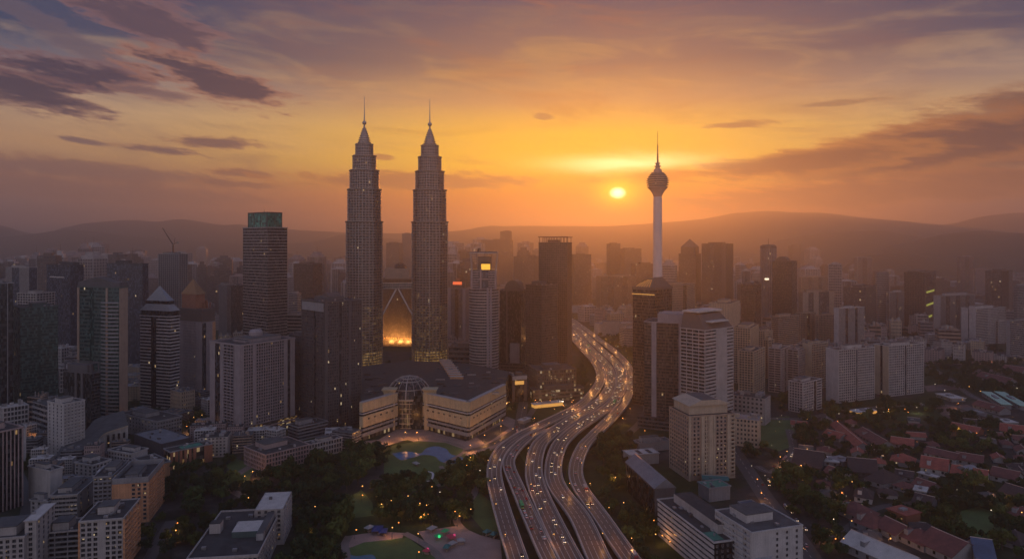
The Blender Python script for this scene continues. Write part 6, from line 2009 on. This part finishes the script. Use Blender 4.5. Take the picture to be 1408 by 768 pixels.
tag(mb.build('tree_canopy_mass'), kind='stuff')

# ================================================================== VEHICLES
def car_mesh(paint, van=False):
    mb = MB()
    L, w2 = 2.2, .88
    hb = .95 if not van else 1.1
    # lower body, slightly tapered at nose and tail
    mb.hexa([(-w2, -L, .3), (w2, -L, .3), (w2, L, .3), (-w2, L, .3), (-w2 * .94, -L * .97, hb), (w2 * .94, -L * .97, hb), (w2 * .94, L * .97, hb), (-w2 * .94, L * .97, hb)], paint)
    a, b, c, d = (-1.0, 1.9, -.45, 1.45) if not van else (-1.7, 2.1, -1.2, 2.0)
    ht = 1.48 if not van else 1.95
    mb.hexa([(-w2 * .92, a, hb + .001), (w2 * .92, a, hb + .001), (w2 * .92, b, hb + .001), (-w2 * .92, b, hb + .001), (-w2 * .74, c, ht - .06), (w2 * .74, c, ht - .06), (w2 * .74, d, ht - .06), (-w2 * .74, d, ht - .06)], 'glass_black')
    mb.hexa([(-w2 * .76, c - .04, ht - .06), (w2 * .76, c - .04, ht - .06), (w2 * .76, d + .04, ht - .06), (-w2 * .76, d + .04, ht - .06), (-w2 * .72, c, ht), (w2 * .72, c, ht), (w2 * .72, d, ht), (-w2 * .72, d, ht)], paint)
    for x in (-w2, w2):
        for y in (-1.35, 1.35): mb.tube((x - .1, y, .32), (x + .1, y, .32), .32, .32, 'tyre', 8)
    return mb.mesh('car_body')


CARS = [(car_mesh('car_' + c), c) for c in ('white', 'silver', 'black', 'red', 'blue', 'yellow')] + [(car_mesh('car_white', True), 'white van'), (car_mesh('car_silver', True), 'silver van')]


def bus_mesh(paint, lorry=False):
    mb = MB()
    if lorry:
        mb.box(-1.2, 1.2, -2.2, 5, 1.0, 3.5, paint); mb.box(-1.15, 1.15, -4.6, -2.5, .6, 2.7, 'car_red'); mb.box(-1.0, 1.0, -4.65, -4.55, 1.6, 2.4, 'glass_black'); mb.box(-1, 1, -2.6, 4.8, .6, .98, 'dark_metal')
    else:
        mb.box(-1.25, 1.25, -5.5, 5.5, .4, 1.6, paint); mb.box(-1.2, 1.2, -5.45, 5.45, 1.601, 2.6, 'glass_black'); mb.box(-1.25, 1.25, -5.5, 5.5, 2.601, 3.1, paint)
    for x in (-1.1, 1.1):
        for y in (-3.4, 3.2): mb.tube((x - .15, y, .5), (x + .15, y, .5), .5, .5, 'tyre', 8)
    return mb.mesh('bus_body')


CARS += [(bus_mesh('car_white'), 'white bus'), (bus_mesh('canopy_green'), 'green bus'), (bus_mesh('car_silver', True), 'silver lorry')]


def lightm(mat, x):
    mb = MB(); mb.ball((0, 0, 0), x, mat, 6, 4); return mb.mesh('light')


HL, TLm = lightm('headlight', .25), lightm('taillight', .15)
cprot = {}


def car(x, y, z, ang, k, label, group):
    me, cname = CARS[k]
    kd = next((w for w in ('van', 'bus', 'lorry') if w in cname), 'car')
    if k not in cprot:
        o = put(kd, me)
        yf, yb = {'bus': (-5.5, 5.5), 'lorry': (-4.65, 5.0)}.get(kd, (-2.2, 2.18))
        for s in (-1, 1):
            put('headlight', HL, o, (s * .62, yf, .72)); put('taillight', TLm, o, (s * .66, yb, .85))
        cprot[k] = o
    else: o = copy_tree(cprot[k])
    o.location = (x, y, z + .02)
    o.rotation_euler = (0, 0, ang)
    return tag(o, label, kd, group)


rnd = random.Random(31)
NAMES = {'A': 'outer left flyover ramp', 'B': 'inner curving ramp', 'C': 'left main carriageway', 'D': 'right main carriageway', 'E': 'right slip road'}
ncar = 0
LIM = {'A': 26, 'B': 24, 'C': 88, 'D': 84, 'E': 42}
for key in 'CDEAB':
    pts, wd, z = CWPTS[key]
    lanes = 4 if wd > 15 else 3
    cnt = LIM[key]
    # arc length along the part in view
    cum = [0.0]
    for i in range(len(pts) - 1): cum.append(cum[-1] + (pts[i + 1] - pts[i]).length)
    used = []
    got = 0; tr = 0
    while got < cnt and tr < 3000:
        tr += 1
        s = rnd.uniform(12, cum[-1] - 10) if key not in 'CD' or rnd.random() < .55 else rnd.triangular(10, cum[-1] * .75, cum[-1] * .25)
        ln = rnd.randrange(lanes)
        if key in 'CD' and rnd.random() < .6: ln = rnd.choice([1, 2])
        if any(a == ln and abs(b - s) < 8 for a, b in used): continue
        used.append((ln, s)); got += 1
        i = max(j for j in range(len(cum)) if cum[j] <= s); i = min(i, len(pts) - 2)
        f = (s - cum[i]) / (cum[i + 1] - cum[i])
        p = pts[i].lerp(pts[i + 1], f); t = (pts[i + 1] - pts[i]).normalized()
        off = -wd / 2 + 1.1 + (wd - 2.2) * (ln + .5) / lanes + rnd.uniform(-.25, .25)
        x, y = p.x - t.y * off, p.y + t.x * off
        ang = math.atan2(t.y, t.x) - math.pi / 2   # nose (-y) towards the viewer's end of the road
        if key == 'B' or (key == 'E' and rnd.random() < .35): ang += math.pi
        k = rnd.choices(range(11), [5, 5, 4, 1.4, 1.2, 1.0, 1.5, 1.0, .7, .35, .6])[0]
        sec = 'near stretch' if y < 640 else ('curve' if y < 900 else 'far stretch')
        vis = 'lit headlights showing' if ang < 1.7 and key != 'B' else 'tail lights showing'
        lab = f'{CARS[k][1]} vehicle on the {sec} of the {NAMES[key]}'
        if ' ' not in CARS[k][1]: lab = lab.replace('vehicle', 'car')
        else: lab = lab.replace(' vehicle', '')
        car(x, y, z, ang, k, lab, 'vehicles on the ' + NAMES[key]); ncar += 1
# parked and crawling cars in the streets on the right
for pts_, n_, rel, wd in (([(1046, 655), (1070, 690), (1098, 725), (1122, 765)], 12, 'on the street beside the dark tree clump', 9), ([(1062, 645), (1080, 634), (1090, 622)], 10, 'in the market street queue by the playing field', 6),
                          ([(1190, 604), (1214, 630)], 7, 'parked in the lane by the red terraces', 5), ([(1200, 560), (1270, 556)], 8, 'on the road below the white slab pair', 8), ([(712, 600), (717, 570)], 6, 'on the street by the mall', 8)):
    q = [G(*p) for p in pts_]
    for i in range(n_):
        f = rnd.uniform(0, len(q) - 1.001); j = int(f); p = q[j].lerp(q[j + 1], f - j); t = (q[j + 1] - q[j]).normalized()
        off = rnd.choice([-1, 1]) * rnd.uniform(.2, .5) * wd
        k = rnd.choices(range(8), [5, 5, 4, 1.4, 1.2, 1, 1.2, 1])[0]
        lab = f'{CARS[k][1]} car {rel}' if 'van' not in CARS[k][1] else f'{CARS[k][1]} {rel}'
        car(p.x - t.y * off, p.y + t.x * off, .18, math.atan2(t.y, t.x) + (math.pi / 2 if off > 0 else -math.pi / 2), k, lab, 'vehicles ' + rel); ncar += 1
print('CARS', ncar)

# ================================================================== LAMPS, STALLS AND SMALL LIGHTS
def lamp_mesh(mat, h, r):
    post = MB(); post.tube((0, 0, 0), (0, 0, h), .16, .1, 'dark_metal', 5); post.tube((0, 0, h - .1), (1.6, 0, h + .3), .08, .08, 'dark_metal', 4)
    b = MB(); b.ball((1.6, 0, h + .15), r, mat, 7, 5, .8)
    return post.mesh('post'), b.mesh('bulb')


LP = {k: lamp_mesh(k, 8 if k != 'lamp_orange' else 7, r) for k, r in (('lamp_warm', .42), ('lamp_white', .38), ('lamp_orange', .5))}


def lamp(px, py, kind, label, group, scale=1.0, light=0):
    g = G(px, py, 0) if py > 400 else G(px, 400)
    h = 8
    d = (CAMZ - h) * FPX / (py - HZ)
    o = thing('street_lamp', label, 'street lamp', (xat(px, d), d, 0), rnd.uniform(0, 6.28), group)
    o.scale = (scale, scale, 1)
    pm, bm = LP[kind]
    put('post', pm, o); bu = put('bulb', bm, o)
    bu.scale = (1, 1, 1)
    if light:
        L_ = bpy.data.lights.new('lamp_glow', 'POINT'); L_.energy = light; L_.shadow_soft_size = .8; L_.specular_factor = 0
        L_.color = (1, .42, .12) if kind != 'lamp_white' else (1, .8, .55)
        lo_ = bpy.data.objects.new('lamp_light', L_); COL.objects.link(lo_); lo_.parent = o; lo_.location = (1.6, 0, 6.8)
    return o


PARK = [(496, 668, 'lamp_warm'), (497, 678, 'lamp_orange'), (520, 699, 'lamp_white'), (527, 692, 'lamp_warm'), (540, 687, 'lamp_warm'), (559, 682, 'lamp_warm'), (554, 690, 'lamp_orange'), (582, 679, 'lamp_white'), (588, 693, 'lamp_warm'),
        (580, 691, 'lamp_warm'), (596, 669, 'lamp_warm'), (604, 677, 'lamp_white'), (585, 706, 'lamp_orange'), (591, 705, 'lamp_orange'), (598, 702, 'lamp_orange'), (579, 707, 'lamp_orange'), (549, 715, 'lamp_orange'), (576, 732, 'lamp_warm'),
        (640, 640, 'lamp_warm'), (612, 646, 'lamp_white'), (626, 702, 'lamp_orange'), (629, 709, 'lamp_warm'), (662, 646, 'lamp_white'), (432, 697, 'lamp_warm'), (431, 727, 'lamp_orange'), (487, 726, 'lamp_orange'), (573, 757, 'lamp_orange'),
        (645, 629, 'lamp_warm'), (675, 630, 'lamp_white'), (645, 700, 'lamp_warm'), (539, 726, 'lamp_warm'), (344, 684, 'lamp_warm'), (358, 683, 'lamp_orange'), (339, 654, 'lamp_warm'), (310, 666, 'lamp_orange'), (247, 716, 'lamp_orange'), (245, 728, 'lamp_warm')]
for i, (px, py, k) in enumerate(PARK):
    tone = {'lamp_warm': 'yellow', 'lamp_white': 'white', 'lamp_orange': 'orange'}[k]
    zone = 'on the path west of the flat roof' if px < 370 else ('by the pool plaza' if py > 720 else ('in the lower park grove' if py > 664 else 'around the lake'))
    lamp(px, py, k, f'{tone} glowing park lamp {zone}', 'park lamps ' + zone, 1.0, 1500 if i % 3 == 0 else 0)
CITY = [(700, 553, 'lamp_warm'), (693, 567, 'lamp_orange'), (690, 577, 'lamp_orange'), (735, 549, 'lamp_orange'), (745, 552, 'lamp_warm'), (757, 549, 'lamp_orange'), (773, 548, 'lamp_white'), (785, 551, 'lamp_orange'), (741, 557, 'lamp_orange'), (776, 556, 'lamp_orange'), (720, 560, 'lamp_warm'),
        (824, 539, 'lamp_warm'), (804, 470, 'lamp_white'), (818, 466, 'lamp_white'), (840, 464, 'lamp_white'), (832, 470, 'lamp_warm'), (851, 476, 'lamp_white'), (862, 482, 'lamp_warm'), (824, 487, 'lamp_warm'), (844, 500, 'lamp_warm'), (867, 560, 'lamp_orange'), (857, 574, 'lamp_warm'),
        (1074, 571, 'lamp_white'), (1103, 622, 'lamp_warm'), (1108, 617, 'lamp_warm'), (1118, 622, 'lamp_orange'), (1080, 620, 'lamp_warm'), (1072, 628, 'lamp_warm'), (1080, 634, 'lamp_warm'), (1087, 637, 'lamp_warm'), (1100, 640, 'lamp_warm'), (1064, 654, 'lamp_orange'), (1056, 662, 'lamp_warm'), (1048, 675, 'lamp_orange'), (1040, 656, 'lamp_orange'),
        (1170, 661, 'lamp_warm'), (1160, 675, 'lamp_orange'), (1145, 712, 'lamp_white'), (1168, 715, 'lamp_warm'), (1136, 732, 'lamp_orange'), (1148, 737, 'lamp_orange'), (1160, 741, 'lamp_warm'), (1150, 577, 'lamp_orange'), (1154, 568, 'lamp_white'), (1178, 563, 'lamp_white'), (1222, 562, 'lamp_warm'), (1246, 561, 'lamp_orange'), (1250, 565, 'lamp_orange'), (1262, 560, 'lamp_white'), (1215, 566, 'lamp_white'),
        (1353, 578, 'lamp_orange'), (1358, 498, 'lamp_orange'), (1362, 496, 'lamp_orange'), (1332, 509, 'lamp_white'), (1327, 512, 'lamp_warm'), (1305, 492, 'lamp_white'), (1270, 479, 'lamp_warm'), (1316, 553, 'lamp_orange'), (1322, 549, 'lamp_warm'), (1334, 531, 'lamp_warm'), (1347, 537, 'lamp_warm'), (1396, 533, 'lamp_white'), (1310, 470, 'lamp_orange'),
        (1378, 679, 'lamp_orange'), (1402, 703, 'lamp_warm'), (1365, 702, 'lamp_white'), (1222, 740, 'lamp_warm'), (1330, 590, 'lamp_orange'), (1342, 594, 'lamp_orange'), (1320, 588, 'lamp_warm'), (1298, 536, 'lamp_white'), (1288, 528, 'lamp_white'),
        (1215, 438, 'lamp_orange'), (1230, 437, 'lamp_orange'), (1245, 439, 'lamp_warm'), (1258, 441, 'lamp_orange'), (1200, 442, 'lamp_orange'), (1268, 447, 'lamp_warm'),
        (232, 550, 'lamp_orange'), (265, 574, 'lamp_warm'), (276, 570, 'lamp_warm'), (256, 585, 'lamp_orange'), (288, 560, 'lamp_warm'), (160, 573, 'lamp_warm'), (164, 571, 'lamp_orange'), (178, 532, 'lamp_warm'), (95, 594, 'lamp_orange'), (37, 602, 'lamp_warm'), (20, 577, 'lamp_warm'), (62, 566, 'lamp_orange'), (32, 568, 'lamp_orange'), (245, 642, 'lamp_warm'), (240, 640, 'lamp_warm'), (345, 648, 'lamp_warm'),
        (545, 528, 'lamp_white'), (560, 526, 'lamp_warm'), (575, 527, 'lamp_warm'), (530, 532, 'lamp_white'), (590, 535, 'lamp_warm'), (516, 536, 'lamp_warm'), (566, 465, 'lamp_orange'), (886, 590, 'lamp_orange'), (892, 700, 'lamp_warm'), (898, 712, 'lamp_orange'), (905, 722, 'lamp_orange'), (912, 735, 'lamp_orange'), (918, 742, 'lamp_orange'), (900, 735, 'lamp_warm'), (845, 655, 'lamp_warm'), (855, 690, 'lamp_warm')]
for i, (px, py, k) in enumerate(CITY):
    tone = {'lamp_warm': 'yellow', 'lamp_white': 'white', 'lamp_orange': 'orange'}[k]
    if px < 480: zone = 'between the left hand towers'
    elif px < 700: zone = 'behind the mall at the twin skyscrapers'
    elif px < 800: zone = 'outside the lit retail strip'
    elif px < 1000: zone = 'beside the expressway on the right' if py < 600 else 'along the lane by the white office'
    elif py < 530: zone = 'on the far slope roads'
    elif px < 1130: zone = 'in the market street by the playing field'
    elif py < 600: zone = 'on the road below the white slabs'
    else: zone = 'among the red roofed houses'
    lamp(px, py, k, f'{tone} glowing street lamp {zone}', 'street lamps ' + zone, 1.0 if py > 540 else 1.3, 2600 if i % 3 == 0 and py > 540 else 0)
for px, py in ((515, 608), (535, 600), (556, 594), (575, 594), (648, 612), (668, 598), (688, 585)):
    lamp(px, py, 'lamp_warm', 'yellow plaza lamp along the foot of the sand coloured mall', 'plaza lamps at the mall', 1.0, 4200)
# lamp posts on the parapets of the expressway
for key, side, step in (('C', 1, 46), ('D', -1, 46), ('A', 1, 52), ('E', -1, 52)):
    pts, wd, z = CWPTS[key]
    acc = 20.0
    k_ = 0
    for i in range(len(pts) - 1):
        t = (pts[i + 1] - pts[i]); acc += t.length
        if acc < step or pts[i].y > 1650 or pts[i].y < 480: continue
        acc = 0; t.normalize()
        o = lamp(700, 600, 'lamp_warm', f'slim lamp post on the parapet of the {NAMES[key]}', 'lamp posts on the ' + NAMES[key], .62, (900 if pts[i].y < 800 else 3500) if k_ % 2 == 0 else 0)
        off = side * (wd / 2 + .25)
        o.location = (pts[i].x - t.y * off, pts[i].y + t.x * off, z)
        o.rotation_euler = (0, 0, math.atan2(-t.x * side, t.y * side)); k_ += 1
# small lights on far streets and roofs, too many to count
mb = MB()
for i in range(300):
    px = rnd.uniform(-10, 1420); d = rnd.uniform(1200, 4500)
    x = xat(px, d); h = rnd.uniform(4, 14)
    if not free(x, d, 3): continue
    r_ = .34 * (d / 1500) ** .5 * rnd.uniform(.6, 1.2)
    mb.ball((x, d, h), r_, rnd.choice(['lamp_warm', 'lamp_warm', 'lamp_orange', 'lamp_white']), 5, 3)
for i in range(110):
    px = rnd.uniform(1030, 1400); py = rnd.uniform(545, 765)
    g = G(px, py)
    if not free(g.x, g.y, 2): continue
    mb.ball((g.x, g.y, rnd.uniform(2, 5)), rnd.uniform(.12, .28), rnd.choice(['lamp_warm', 'lamp_orange', 'lamp_white']), 5, 3)
tag(mb.build('scattered_street_lights'), kind='stuff')

# market stalls and tents by the pool plaza
STALL = [(519, 731, 'canopy_blue', 'blue', 9), (527, 734, 'canopy_blue', 'deep blue', 7), (508, 729, 'canopy_white', 'white', 6), (603, 741, 'canopy_green', 'green lit', 5), (612, 734, 'canopy_green', 'dark green', 5), (620, 742, 'canopy_red', 'red', 6), (614, 756, 'canopy_teal', 'teal', 5), (594, 730, 'canopy_white', 'grey white', 6),
         (622, 751, 'canopy_white', 'cream', 5), (634, 747, 'canopy_white', 'pale', 5), (586, 762, 'canopy_red', 'pink', 4), (670, 735, 'canopy_teal', 'mint', 5), (679, 738, 'canopy_teal', 'sea green', 5), (524, 683, 'canopy_white', 'ivory', 5), (530, 687, 'canopy_blue', 'navy', 5), (572, 640, 'canopy_white', 'chalk white', 6)]
for i, (px, py, mt_, cn_, s) in enumerate(STALL):
    s *= .62
    o = thing('market_stall', f'{cn_} canopied stall ' + ('by the pool plaza' if py > 720 else 'in the park grove'), 'stall', G(px, py), rnd.uniform(0, 3), 'canopied stalls in the park')
    mb = MB(); mb.pyramid(-s, s, -s * .7, s * .7, 3.0, 4.8, mt_); mb.box(-s, s, -s * .7, s * .7, 2.7, 2.99, mt_); mb.build('canopy', o)
    mb = MB()
    for x in (-s * .9, s * .9):
        for y in (-s * .6, s * .6): mb.tube((x, y, 0), (x, y, 2.8), .08, .08, 'steel', 5)
    mb.build('poles', o)
    mb = MB(); mb.box(-s * .7, s * .7, -s * .4, -s * .1, 0, 1.0, 'brown_wall'); mb.build('counter', o)
    if i in (3, 5, 10):
        mb = MB(); mb.ball((0, -s * .75, 3.2), 1.1, 'lamp_green' if i == 3 else 'lamp_pink', 8, 6); mb.build('coloured_lamp', o)

# ================================================================== HAZE
hz = MB()
hz.box(-14900, 14900, -290, 14900, -40, 700, 'ground')
hm = bpy.data.meshes.new('haze')
hm.from_pydata(hz.v, [], hz.f)
ho = bpy.data.objects.new('haze', hm); COL.objects.link(ho)
hmat = bpy.data.materials.new('haze'); hmat.use_nodes = True
ht = hmat.node_tree; ht.nodes.clear()
ho_out = ht.nodes.new('ShaderNodeOutputMaterial')
pv_ = ht.nodes.new('ShaderNodeVolumePrincipled')
pv_.inputs['Color'].default_value = HAZE_COLOR + (1,)
pv_.inputs['Density'].default_value = HAZE_DENSITY
pv_.inputs['Anisotropy'].default_value = HAZE_G
ht.links.new(pv_.outputs[0], ho_out.inputs['Volume'])
hm.materials.append(hmat)
tag(ho, kind='stuff')
print('OBJECTS', len(COL.objects))
